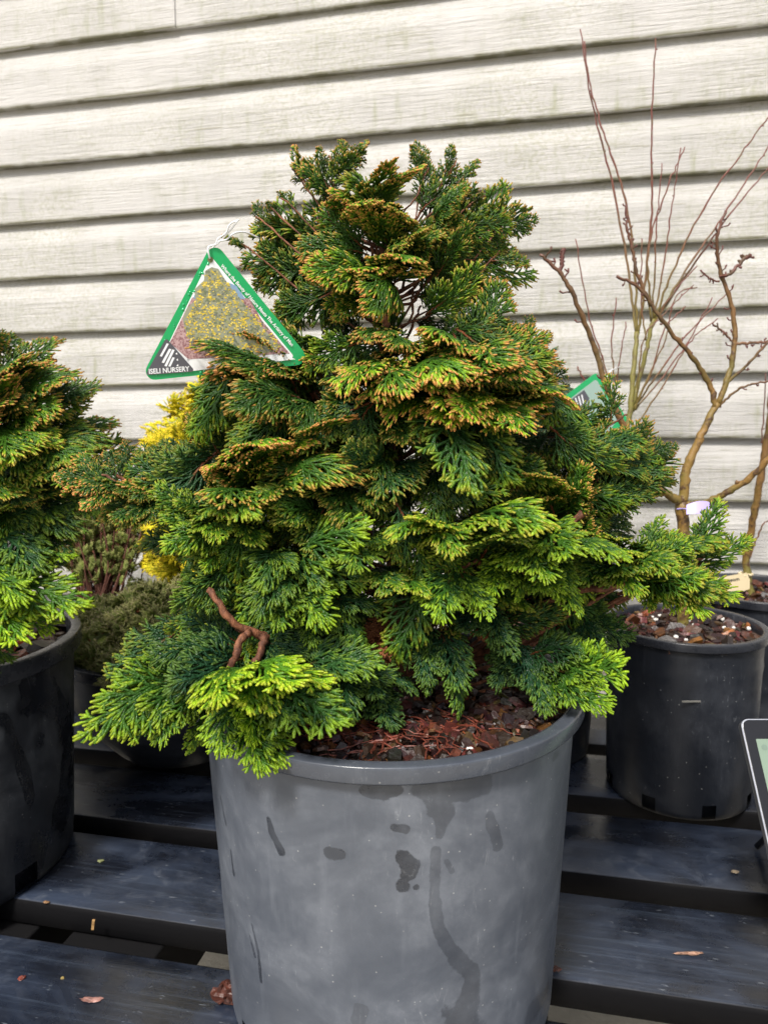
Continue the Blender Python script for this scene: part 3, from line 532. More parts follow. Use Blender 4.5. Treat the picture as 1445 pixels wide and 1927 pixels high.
OUT = [(535, 345), (545, 300), (600, 310), (620, 262), (690, 268), (700, 330), (780, 300), (850, 285), (885, 315), (900, 390), (990, 410), (1000, 450), (920, 520), (900, 560), (1000, 605), (1030, 650), (1050, 720), (1030, 780), (1080, 795), (1140, 780), (1195, 805), (1255, 845), (1230, 895), (1190, 960), (1190, 1010), (1180, 1090), (1150, 1130), (1180, 1200), (1060, 1190), (1180, 1270), (1140, 1325), (1060, 1325), (930, 1280), (850, 1290), (720, 1330), (650, 1360), (560, 1380), (400, 1400), (380, 1320), (300, 1360), (185, 1320), (180, 1285), (310, 1250), (290, 1180), (390, 1150), (310, 1110), (270, 1000), (150, 935), (130, 890), (240, 830), (340, 870), (370, 780), (440, 770), (390, 700), (370, 655), (480, 630), (570, 655), (600, 600), (510, 560), (460, 490), (440, 445), (480, 390), (560, 395)]
def grow_main():
    rng = random.Random(11); PM = lambda x, y, Y: P(x, y, Y-.06)
    root = empty('hinoki_cypress', tuple(AX[0]), 'bushy dwarf hinoki cypress with orange tipped green fans in the large grey pot', 'shrub', 'hinoki cypresses')
    mb = MB(); limb(mb, AX, .011, .003, rng, 10, .15); mb.build('trunk', M_BARK, root)
    extra = [[(740, 545, .745), (736, 575, .735), (722, 590, .73), (727, 615, .735), (716, 640, .74), (722, 665, .75)], [(545, 1215, .69), (490, 1195, .67), (440, 1172, .66), (412, 1135, .66), (392, 1108, .665)], [(470, 1190, .665), (452, 1205, .655), (445, 1235, .65), (430, 1260, .65)], [(1180, 1095, .71), (1130, 1108, .71), (1080, 1115, .72), (900, 1180, .75)], [(1105, 960, .70), (1080, 985, .70), (1062, 1035, .705), (1000, 1100, .73)],
             [(500, 1196, .668), (492, 1225, .66), (480, 1250, .655)], [(545, 1215, .69), (640, 1225, .72), (745, 1240, .76)]]
    for e in extra: mb = MB(); limb(mb, [PM(*q) for q in e], .0040, .0026, rng, 9, .16); mb.build('branch', M_BARK, root)
    # widest pads become parts, the rest are one inner mass
    inner = Foliage(); br = MB(); n = 0
    for i, (b, t, tn, dr, li, bl, orr, nf) in enumerate(PADS):
        B = PM(*b); T = PM(*t); low = b[1] > 1000; size = math.hypot(b[0]-t[0], b[1]-t[1])
        if low: bl = min(1, bl+.15); orr *= .5
        fo = Foliage() if i < 130 else inner
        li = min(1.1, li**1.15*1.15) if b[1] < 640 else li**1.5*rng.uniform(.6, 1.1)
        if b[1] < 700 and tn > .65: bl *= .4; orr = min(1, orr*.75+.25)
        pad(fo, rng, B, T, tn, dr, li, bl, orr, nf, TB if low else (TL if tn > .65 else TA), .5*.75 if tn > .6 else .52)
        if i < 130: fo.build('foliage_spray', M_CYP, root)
        vein(AX, B, rng, br, .0011 if nf == 1 else .0022, .0008 if nf == 1 else .0011)
    cnt = 0; tries = 0
    while cnt < 205 and tries < 9000:
        tries += 1; px, py = rng.uniform(110, 1260), rng.uniform(270, 1380)
        if 235 < px < 350 and 770 < py < 930 or py < 400: continue
        if not inpoly(px, py, OUT) or (py < 700 and rng.random() < .6): continue
        back = rng.random() < .45; Y = rng.uniform(.80, .98) if back else rng.uniform(.73, .82)
        if py < 680: Y = .785+(Y-.785)*.45
        p = PM(px, py, Y); a = AX[0]
        for q in AX:
            if q.z < p.z: a = q
        o = Vector((p.x-a.x, p.y-a.y, 0)); ln = rng.uniform(.06, .10)
        if o.length < .02: o = Vector((rng.uniform(-1, 1), -1, 0))
        o = o.normalized()+Vector((rng.gauss(0, .35), rng.gauss(0, .35), rng.uniform(-.3, .45))); o.normalize()
        t = p+o*ln*.7; q = proj(t)
        if not inpoly(q[0], q[1], OUT): continue
        if t.z < .31 and (t-Vector((MX, MY, t.z))).length < .20: continue
        if py > 1180 and Y < .9 and 640 < px < 1060: continue
        if q[0] < 545 and 480 < q[1] < 650: continue
        if abs(q[0]-720) < 60 and 560 < q[1] < 665 or (840 < q[0] < 950 and 870 < q[1] < 940 and back): continue
        hi = py < 680
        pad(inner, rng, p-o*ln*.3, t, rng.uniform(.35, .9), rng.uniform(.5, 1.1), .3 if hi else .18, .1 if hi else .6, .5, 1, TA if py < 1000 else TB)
        if cnt % 3 == 0: vein(AX, p-o*ln*.3, rng, br, .0018)
        cnt += 1
    cnt = tries = 0
    while cnt < 95 and tries < 9000:
        tries += 1; px, py = rng.uniform(300, 1200), rng.uniform(330, 1290)
        if not inpoly(px, py, OUT) or 235 < px < 350 and 770 < py < 930 or (py < 560 and (py < 400 or rng.random() < .72)): continue
        if py > 1150 and 640 < px < 1060: continue
        k = abs(px-740)/330; Y = (.70 if py > 760 else .745)+.05*k*k+rng.uniform(-.02, .04); p = PM(px, py, Y); ln = rng.uniform(.05, .085)
        sx = (px-740)/300; d = Vector((sx*.9+rng.gauss(0, .45), -.35, (.35 if py < 620 else -.55)+rng.gauss(0, .3))).normalized(); t = p+d*ln; q = proj(t)
        if not inpoly(q[0], q[1], OUT) or (q[0] < 560 and 480 < q[1] < 665) or abs(q[0]-725) < 58 and 555 < q[1] < 665: continue
        up_ = py < 640
        pad(inner, rng, p-d*ln*.2, t, rng.uniform(.7, 1), rng.uniform(.5, 1.2), rng.uniform(.15, .5), .1 if up_ else rng.uniform(.2, .8), .7 if up_ else .4, rng.choice((1, 2)), TL if up_ else TB, .3); cnt += 1
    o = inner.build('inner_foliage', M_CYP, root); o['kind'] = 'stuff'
    br.build('branch', M_BARK, root)
    fo = Foliage()
    for b, t in (((735, 1175, .73), (700, 1255, .68)), ((760, 1190, .73), (740, 1250, .67)), ((900, 1170, .73), (925, 1215, .68)), ((720, 1200, .72), (760, 1245, .68))): pad(fo, rng, PM(*b), PM(*t), .6, 1.2, 0, 0, 0, 2, TB, .5)
    o = fo.build('dead_spray', M_DEAD, root); o['label'] = 'dry rust brown dead spray near the trunk base'
grow_main()
LP = [((0, 730, .96), (100, 655, .92), .5, .7, .4, .1, 1, 3), ((-20, 780, .96), (150, 700, .92), .5, .8, .4, .1, .9, 3), ((10, 790, .96), (190, 765, .94), .7, .6, .3, .3, .6, 3), ((0, 800, .95), (60, 740, .88), .4, 1., .5, 0, 1, 3), ((0, 820, .93), (70, 860, .84), .4, 1.2, .85, .1, .7, 3), ((-10, 880, .94), (190, 850, .9), .6, .8, .3, .3, .5, 3),
      ((0, 900, .93), (120, 900, .86), .5, 1., .6, .1, .7, 3), ((0, 930, .95), (200, 960, .92), .7, 1., .3, .4, .3, 3), ((-10, 960, .94), (130, 1020, .88), .7, 1., .15, .7, .2, 3), ((-30, 1000, .92), (90, 1060, .85), .7, 1., .2, .8, .1, 3), ((-40, 1060, .88), (95, 1120, .80), .5, .8, .8, .4, .1, 3), ((-40, 1100, .87), (80, 1190, .79), .55, .9, 1., .1, .3, 4), ((-40, 1140, .88), (60, 1230, .82), .7, .9, .8, .2, .2, 3),
      ((-30, 1200, .88), (20, 1280, .83), .8, .8, .15, .8, .1, 2), ((-60, 680, .97), (5, 590, .96), .6, .6, .4, .1, 1, 2), ((60, 860, .98), (235, 800, 1.0), .6, .6, .5, .2, .9, 2), ((-20, 850, .93), (20, 700, .88), .4, 1., .6, 0, 1, 2), ((-60, 1020, .9), (20, 950, .84), .5, 1., .5, .4, .4, 2)]
def grow_left():
    rng = random.Random(21); base = Vector((-.60, .89, .277))
    root = empty('hinoki_cypress', tuple(base), 'dwarf hinoki cypress cut by the left edge of the photo, in the scuffed black pot', 'shrub', 'hinoki cypresses')
    ax = [base, base+Vector((.01, 0, .15)), base+Vector((.0, .01, .3)), base+Vector((.02, 0, .46))]
    mb = MB(); limb(mb, ax, .012, .004, rng, 10, .15); mb.build('trunk', M_BARK, root); br = MB()
    for b, t, tn, dr, li, bl, orr, nf in LP:
        B = P(b[0], b[1], b[2]-.05); T = P(t[0], t[1], t[2]-.05); fo = Foliage(); pad(fo, rng, B, T, tn, dr, li, bl, orr, nf, TB if b[1] > 980 else TA, .55); fo.build('foliage_spray', M_CYP, root); vein(ax, B, rng, br)
    inner = Foliage()
    for i in range(110):
        a = rng.uniform(0, 6.28); z = rng.uniform(.30, .72); q = .22*math.sqrt(max(.04, 1-((z-.42)/.36)**2))*rng.uniform(.3, .85); d = Vector((math.cos(a), math.sin(a), rng.uniform(-.3, .4)))
        p = Vector((base.x+q*math.cos(a), base.y+q*math.sin(a), z)); t = p+d*.075; pp = proj(t)
        if pp[0] > 190 or (pp[0] > 60 and (pp[1] < 690 or pp[1] > 1060)) or (pp[0] > 120 and pp[1] < 760): continue
        if pp[1] > 1150 and pp[0] > 10: continue
        pad(inner, rng, p, t, rng.uniform(.3, .8), .9, .25, .5, .6, 2, TA, .6); 
        if i % 3 == 0: vein(ax, p, rng, br, .0018)
    o = inner.build('inner_foliage', M_CYP, root); o['kind'] = 'stuff'; br.build('branch', M_BARK, root)
grow_left()
def grow_back(name, label, cat, base, poly, Y, dY, n, mat, ln, seed, lite, blue, orange, pots_z, hidden=0):
    rng = random.Random(seed); xs = [q[0] for q in poly]; ys = [q[1] for q in poly]
    root = empty(name, base, label, cat); b = Vector(base); top = P(sum(xs)/len(xs), min(ys)+25, Y); ax = [b, b.lerp(top, .5), top]
    mb = MB(); limb(mb, ax, .007, .002, rng); mb.build('trunk', M_BARK, root); fo = Foliage(); c = 0; t_ = 0
    while c < n and t_ < 9000:
        t_ += 1; px, py = rng.uniform(min(xs), max(xs)), rng.uniform(min(ys), max(ys)); p = P(px, py, Y+rng.uniform(-dY, dY)); tt = (p.z-b.z)/(top.z-b.z); a = b.lerp(top, min(1, max(0, tt)))
        o = Vector((p.x-a.x, p.y-a.y, 0)).normalized()*.8+Vector((rng.gauss(0, .3), rng.gauss(0, .3)-.2, rng.uniform(.1, .9))); o.normalize(); t = p+o*ln; q = proj(t)
        if not inpoly(q[0], q[1], poly): continue
        pad(fo, rng, p, t, rng.uniform(.2, .9), .6, lite*rng.uniform(.4, 1.1), blue, orange, 2, TC, .5, 1.1); c += 1
    fo.build('foliage', mat, root)
grow_back('golden_conifer', 'bright yellow dwarf conifer blurred between the two hinoki cypresses', 'shrub', (-.28, 1.38, .14), [(330, 730), (370, 715), (480, 730), (480, 1100), (330, 1110), (265, 1060), (275, 960), (262, 800), (300, 780), (310, 735)], 1.38, .09, 330, M_YEL, .055, 31, 1.05, .3, .7, 0)
grow_back('dwarf_conifer', 'blurred blue green dwarf conifer by the wall right of the big cypress', 'shrub', (.28, 1.43, .14), [(1000, 690), (1030, 665), (1055, 690), (1075, 740), (1060, 790), (1045, 850), (1040, 900), (930, 960), (880, 900), (900, 700)], 1.40, .06, 150, M_BLU, .05, 32, .6, .7, .5, 0)
# red stemmed heather
def heather():
    rng = random.Random(5); root = empty('heather', (-.60, 1.47, .14), 'upright heather with reddish brown stems and green tops near the wall', 'plant'); st = MB(); fo = Foliage()
    for i in range(150):
        a = rng.uniform(0, 6.28); b = Vector((-.60+rng.gauss(0, .02), 1.47+rng.gauss(0, .02), .15)); t = P(rng.uniform(120, 275), rng.uniform(930, 1010), 1.5+rng.uniform(-.07, .07)); mid = b.lerp(t, .5)+Vector((rng.gauss(0, .01), rng.gauss(0, .01), -.005))
        q = smooth_path([b, mid, t], 4); st.tube(q, .0016, 4, 0)
        for k in range(4, len(q)): fo.fan(rng.choice(TC), q[k], Vector((rng.gauss(0, .5), rng.gauss(0, .5), 1)), Vector((rng.gauss(0, 1), -1, .2)), .022, .3, .5, .2, .1)
    st.build('stem', plain('red_stem', (.12, .045, .03), .7), root)['kind'] = 'stuff'; fo.build('foliage', M_MND, root)
heather()
def mound():
    rng = random.Random(8); c = Vector((-.365, 1.235, .18)); root = empty('ground_cover_mound', tuple(c), 'dense low mound of tiny olive leaved ground cover filling the black bowl', 'plant'); fo = Foliage()
    V, Fq = [], []; N, K = 48, 10
    for i in range(K+1):
        for k in range(N):
            a = 2*math.pi*k/N; ph = math.pi/2*i/K; V.append((c.x+.182*math.sin(ph)*math.cos(a)+1e-4*math.cos(a), c.y+.18*math.sin(ph)*math.sin(a), c.z+.085*math.cos(ph)))
    Fq = [(i*N+k, i*N+(k+1) % N, (i+1)*N+(k+1) % N, (i+1)*N+k) for i in range(K) for k in range(N)]
    mesh_np('core', V, Fq, M_MND, root, {'col': np.tile([0, .1, 0, 0], (len(V), 1))})
    for i in range(2100):
        a = rng.uniform(0, 6.28); u = rng.random(); ph = math.acos(1-u*.98); lump = 1+.08*math.sin(a*7+ph*5)+.06*math.sin(a*3-ph*9)
        nrm = Vector((math.sin(ph)*math.cos(a), math.sin(ph)*math.sin(a), math.cos(ph)+.3)).normalized(); p = c+Vector((.185*math.sin(ph)*math.cos(a), .182*math.sin(ph)*math.sin(a), .095*math.cos(ph)))*lump
        d = (nrm+Vector((rng.gauss(0, .5), rng.gauss(0, .5), rng.gauss(0, .3)))).normalized(); fo.fan(rng.choice(TM), p-d*.008, d, nrm.cross(d)+Vector((rng.gauss(0, .3), 0, .1)), rng.uniform(.016, .028), .5, rng.uniform(.2, 1), rng.random(), rng.uniform(.2, .9), 1, rng.randrange(99))
    fo.build('foliage', M_MND, root)
TM = [fan_template(60+s, .03, .55, .009, .0011, sub=.008, ring=.006) for s in range(4)]
mound()

# ---------------------------------------------------------------- bare trees
def twig_spurs(mb, path, rng, step, ln, r, col=(.9, 0, 0, 1), start=.1):
    L = len(path); k = int(L*start)
    while k < L-1:
        p = path[k]; d = (path[k+1]-path[k]).normalized(); s = rng.choice((-1, 1)); sd_ = d.cross(Vector((0, 1, 0))).normalized()*s+Vector((0, rng.gauss(0, .5), 0)); q = p+(sd_*.8+d*.5).normalized()*ln*rng.uniform(.3, 1)
        e = q+(d*.7+sd_*.3).normalized()*ln*.3; mb.tube([p, p.lerp(q, .5)+d*ln*.06, q, e], [r, r*.85, r*1.0, r*1.2], 5, 0, [col]*4)
        if rng.random() < .4: mb.tube([q, q+(d+sd_*rng.uniform(-1, 1)).normalized()*ln*.4], [r*.9, r*.9], 4, 0, [col]*2)
        k += max(1, int(step*rng.uniform(.6, 1.5)))
def bare(name, label, cat, base, limbs, mat, seed, spur, trunk_n=1, group=None):
    rng = random.Random(seed); root = empty(name, tuple(base), label, cat, group)
    for i, (pts, r0, r1, c0, c1, sp) in enumerate(limbs):
        mb = MB(); q = smooth_path([p if isinstance(p, Vector) else P(*p) for p in pts], 8); m_ = len(q)
        q2 = [p+Vector((rng.gauss(0, .0008), 0, rng.gauss(0, .0008))) for p in q]
        rad = [.88*(r0+(r1-r0)*k/(m_-1))*(1.16 if k % 5 == 0 else rng.uniform(.95, 1.04)) for k in range(m_)]
        mb.tube(q2, rad, 9, 0, [(c0+(c1-c0)*k/(m_-1), 0, 0, 1) for k in range(m_)])
        if sp: twig_spurs(mb, q2, rng, sp[0], sp[1], max(.0011, r1*.55), (min(1, c1+.3), 0, 0, 1), sp[2])
        mb.build('trunk' if i < trunk_n else 'branch', mat, root)
    return root
b1 = Vector((RX+.0, RY, .245))
bare('bare_maple', 'leafless young maple with yellow brown bark and knobbly pruned twigs, in the right pot', 'tree', b1,
     [([b1, (1287, 1050, 1.07), (1283, 945, 1.07)], .0095, .0105, 0, .1, None),
      ([(1283, 945, 1.07), (1292, 880, 1.07), (1318, 820, 1.07), (1350, 755, 1.07)], .0085, .0055, 0, .1, None),
      ([(1345, 765, 1.07), (1335, 725, 1.07), (1300, 670, 1.06), (1250, 610, 1.05), (1205, 545, 1.05), (1160, 520, 1.05)], .0050, .0022, .1, .9, (5, .010, .2)),
      ([(1225, 575, 1.05), (1200, 520, 1.05), (1190, 470, 1.05), (1180, 435, 1.05), (1177, 385, 1.05)], .0032, .0016, .6, 1, (3, .008, .1)),
      ([(1350, 760, 1.07), (1375, 690, 1.07), (1382, 620, 1.07), (1372, 560, 1.07), (1352, 500, 1.07), (1350, 440, 1.06), (1366, 395, 1.06)], .0050, .0020, .1, 1, (3, .016, .2)),
      ([(1352, 520, 1.07), (1372, 515, 1.06), (1395, 492, 1.06), (1412, 480, 1.06)], .0022, .0032, .9, 1, (3, .007, .3)),
      ([(1352, 530, 1.07), (1335, 525, 1.07), (1318, 508, 1.07)], .0016, .0014, .9, 1, (4, .006, .3)),
      ([(1378, 645, 1.07), (1360, 625, 1.07), (1340, 610, 1.07)], .0018, .0016, .8, 1, (3, .006, .3)),
      ([(1378, 648, 1.07), (1415, 645, 1.06), (1460, 640, 1.05), (1500, 625, 1.04)], .0026, .0018, .6, 1, (3, .012, .2)),
      ([(1362, 725, 1.07), (1400, 690, 1.06), (1440, 650, 1.05), (1490, 600, 1.04)], .0028, .0016, .3, .9, (6, .010, .3)),
      ([(1352, 765, 1.07), (1385, 735, 1.06), (1420, 722, 1.05), (1470, 715, 1.04)], .0022, .0014, .5, .9, (6, .008, .4)),
      ([(1283, 945, 1.07), (1262, 935, 1.06), (1238, 915, 1.05), (1200, 860, 1.04), (1150, 750, 1.03), (1120, 660, 1.03), (1080, 560, 1.02), (1050, 510, 1.02), (1015, 480, 1.02)], .0075, .0024, 0, .9, (5, .018, .55)),
      ([(1053, 515, 1.02), (1057, 490, 1.02), (1060, 468, 1.02)], .0030, .0032, 1, 1, (2, .004, .3)),
      ([(1285, 950, 1.07), (1330, 945, 1.06), (1380, 920, 1.04), (1430, 880, 1.02), (1480, 820, 1.00)], .0062, .0045, 0, .2, (14, .012, .3))], M_MAPLE, 3, None)
b2 = Vector((.29, 1.21, .225))
W = []
def whip(a, pts, r0=.003, r1=.0011, c1=1.): W.append(([a]+pts, r0*.95, r1*1.05, .25, c1, (14, .003, .3)))
W += [([b2, (1140, 1000, 1.23), (1165, 880, 1.25), (1185, 770, 1.26), (1192, 690, 1.27), (1197, 625, 1.28)], .0065, .0045, 0, .05, None),
      ([(1182, 790, 1.26), (1200, 720, 1.27), (1215, 660, 1.27), (1228, 600, 1.27)], .0048, .0038, 0, .1, None)]
whip((1196, 628, 1.28), [(1180, 500, 1.29), (1150, 340, 1.3), (1115, 200, 1.31), (1092, 56, 1.32)], .0028)
whip((1198, 628, 1.28), [(1192, 480, 1.28), (1172, 360, 1.28), (1135, 250, 1.29), (1110, 160, 1.3), (1098, 78, 1.3)], .0026)
whip((1200, 628, 1.28), [(1212, 540, 1.27), (1225, 400, 1.27), (1226, 250, 1.27), (1232, 72, 1.27)], .003)
whip((1226, 605, 1.27), [(1218, 500, 1.26), (1228, 430, 1.26), (1260, 340, 1.26), (1288, 277, 1.26)], .0022)
whip((1228, 605, 1.27), [(1245, 520, 1.27), (1262, 400, 1.27), (1280, 278, 1.27)], .002, .0009)
whip((1228, 605, 1.27), [(1232, 480, 1.25), (1236, 400, 1.25), (1246, 308, 1.25)], .0018, .0009)
whip((1230, 600, 1.27), [(1270, 500, 1.25), (1330, 380, 1.24), (1400, 280, 1.23), (1450, 212, 1.22)], .0024)
whip((1230, 603, 1.27), [(1290, 510, 1.28), (1350, 420, 1.29), (1400, 345, 1.3), (1455, 262, 1.3)], .0026)
whip((1232, 605, 1.27), [(1300, 505, 1.29), (1380, 395, 1.3), (1450, 310, 1.3)], .0026)
whip((1225, 620, 1.27), [(1260, 560, 1.26), (1310, 500, 1.26)], .0018, .001); whip((1215, 640, 1.27), [(1205, 560, 1.27), (1208, 450, 1.27)], .0018, .001)
whip((1190, 770, 1.26), [(1240, 700, 1.25), (1300, 620, 1.25), (1370, 550, 1.25)], .0022, .001); whip((1185, 780, 1.26), [(1230, 730, 1.27), (1290, 650, 1.28), (1340, 560, 1.28)], .002, .001)
whip((1190, 775, 1.26), [(1225, 700, 1.24), (1250, 620, 1.24), (1290, 575, 1.24)], .0018, .001); whip((1160, 730, 1.25), [(1150, 650, 1.25), (1160, 560, 1.25)], .0016, .001); whip((1155, 760, 1.25), [(1165, 680, 1.25), (1178, 605, 1.25)], .0016, .0009)
whip((1170, 850, 1.25), [(1140, 700, 1.27), (1110, 600, 1.28), (1082, 450, 1.29)], .002, .001); whip((1165, 860, 1.25), [(1110, 740, 1.27), (1086, 690, 1.28)], .002, .0014)
whip((1195, 760, 1.26), [(1250, 640, 1.26), (1270, 560, 1.26), (1310, 540, 1.26)], .0016, .0009); whip((1195, 770, 1.26), [(1210, 640, 1.24), (1250, 590, 1.24), (1304, 535, 1.24)], .0016, .0009)
whip((1178, 830, 1.25), [(1250, 720, 1.24), (1300, 640, 1.24), (1350, 600, 1.24)], .0018, .001)
bare('whippy_shrub', 'leafless shrub of long thin red brown whips standing behind the maple', 'shrub', b2, W, M_WHIP, 4, None, 2)
b3 = Vector((BRX-.01, BRY, BRH-.03)); q3 = proj(b3)
bare('bare_sapling', 'slender brown barked trunk cut off by the right edge, paper tag at its foot', 'tree', b3,
     [([b3, (1403, 1050, 1.31), (1412, 1000, 1.30), (1428, 910, 1.28), (1440, 840, 1.27), (1450, 760, 1.26), (1465, 600, 1.25)], .0078, .006, 0, .6, (14, .010, .25)),
      ([(1400, 1075, 1.31), (1425, 1010, 1.31), (1437, 985, 1.31), (1460, 975, 1.31)], .002, .0012, .5, 1, None),
      ([(1438, 850, 1.27), (1434, 820, 1.27), (1440, 700, 1.27)], .0016, .001, .8, 1, (5, .005, .4))], M_MAPLE, 6, None)

# ---------------------------------------------------------------- tags
def round_poly(pts, r, n=7):
    out = []; m_ = len(pts)
    for i in range(m_):
        p = Vector(pts[i]); a = (Vector(pts[i-1])-p).normalized(); b = (Vector(pts[(i+1) % m_])-p).normalized(); ang = a.angle(b); d = r/math.tan(ang/2); c = p+(a+b).normalized()*(r/math.sin(ang/2))
        s, e = p+a*d-c, p+b*d-c; a0 = math.atan2(s.y, s.x); a1 = math.atan2(e.y, e.x); da = (a1-a0+math.pi) % (2*math.pi)-math.pi
        out += [(c.x+r*math.cos(a0+da*k/n), c.y+r*math.sin(a0+da*k/n)) for k in range(n+1)]
    return out
class Plane:       # a real flat plane in the scene; artwork is drawn in its own 2-D coordinates
    def __init__(s, a, b, c):
        s.o = P(*a); n = (P(*b)-s.o).cross(P(*c)-s.o).normalized(); s.n = n if n.dot(CAM-s.o) > 0 else -n
    def __call__(s, px, py, h=0.):
        d = ray(px, py); t = (s.o-CAM).dot(s.n)/d.dot(s.n); return CAM+d*t+s.n*h
def sheet(pl, poly, h, name, mat, parent, thick=0.):
    mb = MB(); top = [pl(x, y, h) for x, y in poly]; n = len(top)
    if thick: bot = [v-pl.n*thick for v in top]; mb.add(top+bot, [tuple(range(n)), tuple(range(n, 2*n))[::-1]]+[(i, n+i, n+(i+1) % n, (i+1) % n) for i in range(n)])
    else: mb.add(top, [tuple(range(n))])
    return mb.build(name, mat, parent, False)
def text(pl, s, p0, p1, hgt, h, name, mat, parent, bold=.012):
    cu = bpy.data.curves.new('t', 'FONT'); cu.body = s; cu.size = 1; cu.offset = bold; cu.resolution_u = 3; to = bpy.data.objects.new('t', cu); C.objects.link(to)
    me = bpy.data.meshes.new_from_object(to.evaluated_get(bpy.context.evaluated_depsgraph_get())); bpy.data.objects.remove(to)
    xs = [v.co.x for v in me.vertices]; x0, x1 = min(xs), max(xs); d = Vector(p1)-Vector(p0); L = d.length; e = d/L; nn = Vector((e.y, -e.x))
    for v in me.vertices:
        q = Vector(p0)+e*(v.co.x-x0)/(x1-x0)*L+nn*v.co.y/.72*hgt; v.co = pl(q.x, q.y, h)
    me.materials.clear(); me.materials.append(mat); o = bpy.data.objects.new(name, me); return link(o, parent)
M_GREEN = plain('tag_green', (.015, .36, .115), .25, .6); M_WHITE = plain('tag_white', (.80, .82, .84), .3); M_BADGE = plain('badge_grey', (.085, .085, .10), .35); M_TIE = plain('tie_white', (.8, .81, .84), .35); M_DROP = plain('tag_drop', (.02, .42, .15), .05, 1)
m = Mt('tag_gravel', .3); a = m.noise(m.co(), 500, 4, .7); m.color(m.mix(m.ramp(a, .4, .6), (.24, .11, .12), (.50, .34, .34))); M_TGR = m.m
m = Mt('tag_leaf', .3); at = m.attr('col'); m.color(at.outputs['Color']); M_TLF = m.m
def main_tag():
    pl = Plane((400, 480, .625), (275, 705, .615), (575, 660, .66)); root = empty('plant_tag', tuple(pl(402, 490)), 'green bordered triangular plant tag picturing a yellow conifer, tied to the big cypress', 'plant tag', 'tags on the plants')
    tri = [(402, 452), (262, 718), (590, 684)]
    sheet(pl, round_poly(tri, 17), 0, 'card', M_GREEN, root, .0007)
    inn = [(397, 482), (291, 702), (556, 674)]
    sheet(pl, round_poly(inn, 5), .0003, 'white_panel', M_WHITE, root)
    sheet(pl, [(362, 560), (420, 556), (470, 562), (492, 602), (530, 648), (545, 665), (355, 676), (320, 645)], .0005, 'picture', M_TGR, root)
    sheet(pl, [(364, 562), (372, 540), (385, 532), (425, 530), (445, 538), (462, 563), (420, 560)], .00058, 'picture_hill', plain('tag_hill', (.22, .34, .5), .35), root)
    sheet(pl, [(398, 503), (411, 506), (424, 527), (432, 538), (460, 572), (488, 608), (526, 655), (440, 682), (400, 672), (372, 650), (352, 632), (344, 600), (352, 580), (368, 565), (366, 545), (384, 528), (386, 510)], .00062, 'picture_base', plain('tag_dark', (.30, .31, .22), .3), root)  # printed base tone under the shrub flakes
    mb = MB(); rng = random.Random(3); cols = [(.72, .53, .04), (.60, .46, .06), (.80, .64, .14), (.16, .19, .12), (.20, .22, .12), (.30, .31, .14), (.15, .16, .14), (.45, .38, .08)]
    def inn_ok(x, y): return inpoly(x, y, [(396, 496), (312, 690), (545, 664)])
    sil = [(398, 503), (414, 506), (426, 525), (445, 530), (470, 560), (490, 590), (510, 620), (530, 655), (440, 690), (400, 672), (372, 650), (354, 652), (352, 632), (344, 600), (350, 580), (368, 565), (366, 545), (384, 528), (386, 510)]
    for i in range(3400):
        x, y = rng.uniform(335, 545), rng.uniform(500, 690)
        if not (inpoly(x, y, sil) and inn_ok(x, y)): continue
        v_ = .5+.5*math.sin(x*.17+2*math.sin(y*.09))*math.cos(y*.22+1.7*math.sin(x*.12)); yel = rng.random() < 0+1.1*v_
        c = rng.choice(cols[:3]+cols[7:]) if yel else rng.choice(cols[3:7]); r = rng.uniform(1.2, 3.0); a = rng.uniform(0, 6.28)
        mb.add([pl(x+r*math.cos(a+k*2.1)*(1.3 if k else 1), y+r*math.sin(a+k*2.1), .0007+rng.random()*.0002) for k in range(3)], [(0, 1, 2)], 0, (*c, 1))
    for i in range(700):
        x, y = rng.uniform(325, 372), rng.uniform(545, 608)
        if not inn_ok(x-4, y) or math.hypot((x-356)/16, (y-585)/26) > 1: continue
        c = rng.choice(cols[:3]+[cols[5]]); r = rng.uniform(.7, 1.8); a = rng.uniform(0, 6.28); mb.add([pl(x+r*math.cos(a+k*2.1), y+r*math.sin(a+k*2.1), .00075) for k in range(3)], [(0, 1, 2)], 0, (*c, 1))
    mb.build('picture_shrub', M_TLF, root, False)
    sheet(pl, [(362, 676), (430, 673), (535, 667), (545, 672), (556, 676), (362, 698), (352, 690)], .0011, 'white_strip', M_WHITE, root)
    sheet(pl, round_poly([(313, 636), (273, 706), (368, 699)], 4), .0013, 'badge', M_BADGE, root)
    text(pl, 'ISELI NURSERY', (281, 703.5), (357, 698), 9.5, .0015, 'badge_lettering', M_WHITE, root, .02)
    mb = MB()
    def stripe(x, y, dx, dy, w_): mb.add([pl(x, y, .0015), pl(x+w_, y+1.2, .0015), pl(x+w_+dx, y+dy+1.2, .0015), pl(x+dx, y+dy, .0015)], [(0, 1, 2, 3)])
    stripe(314, 646, -13, 24, 4); stripe(318.5, 656, -14, 26, 4.5); stripe(324.5, 657.5, -15, 31, 4.5); stripe(325, 672, -8, 17, 4); 
    for x, y in ((330, 666), (331.5, 677.5), (332, 688)): mb.add([pl(x, y, .0015), pl(x+3.5, y-3, .0015), pl(x+4, y+1.5, .0015)], [(0, 1, 2)])
    mb.build('emblem', M_WHITE, root, False)
    text(pl, 'Where the Beauty of Nature Meets The Artistry of Man', (414.5, 501), (548, 652), 6.6, .0012, 'lettering', M_WHITE, root, .02)
    text(pl, '®', (352, 680), (357, 679.6), 5, .0016, 'trademark_sign', M_BADGE, root, .0)
    mb = MB(); mb.add([pl(396+5.5*math.cos(k*.524), 489+5.5*math.sin(k*.524), .0009) for k in range(12)], [tuple(range(12))]); mb.build('eyelet', plain('eyelet_shadow', (.13, .13, .05), .7), root)
    mb = MB(); rng = random.Random(2)
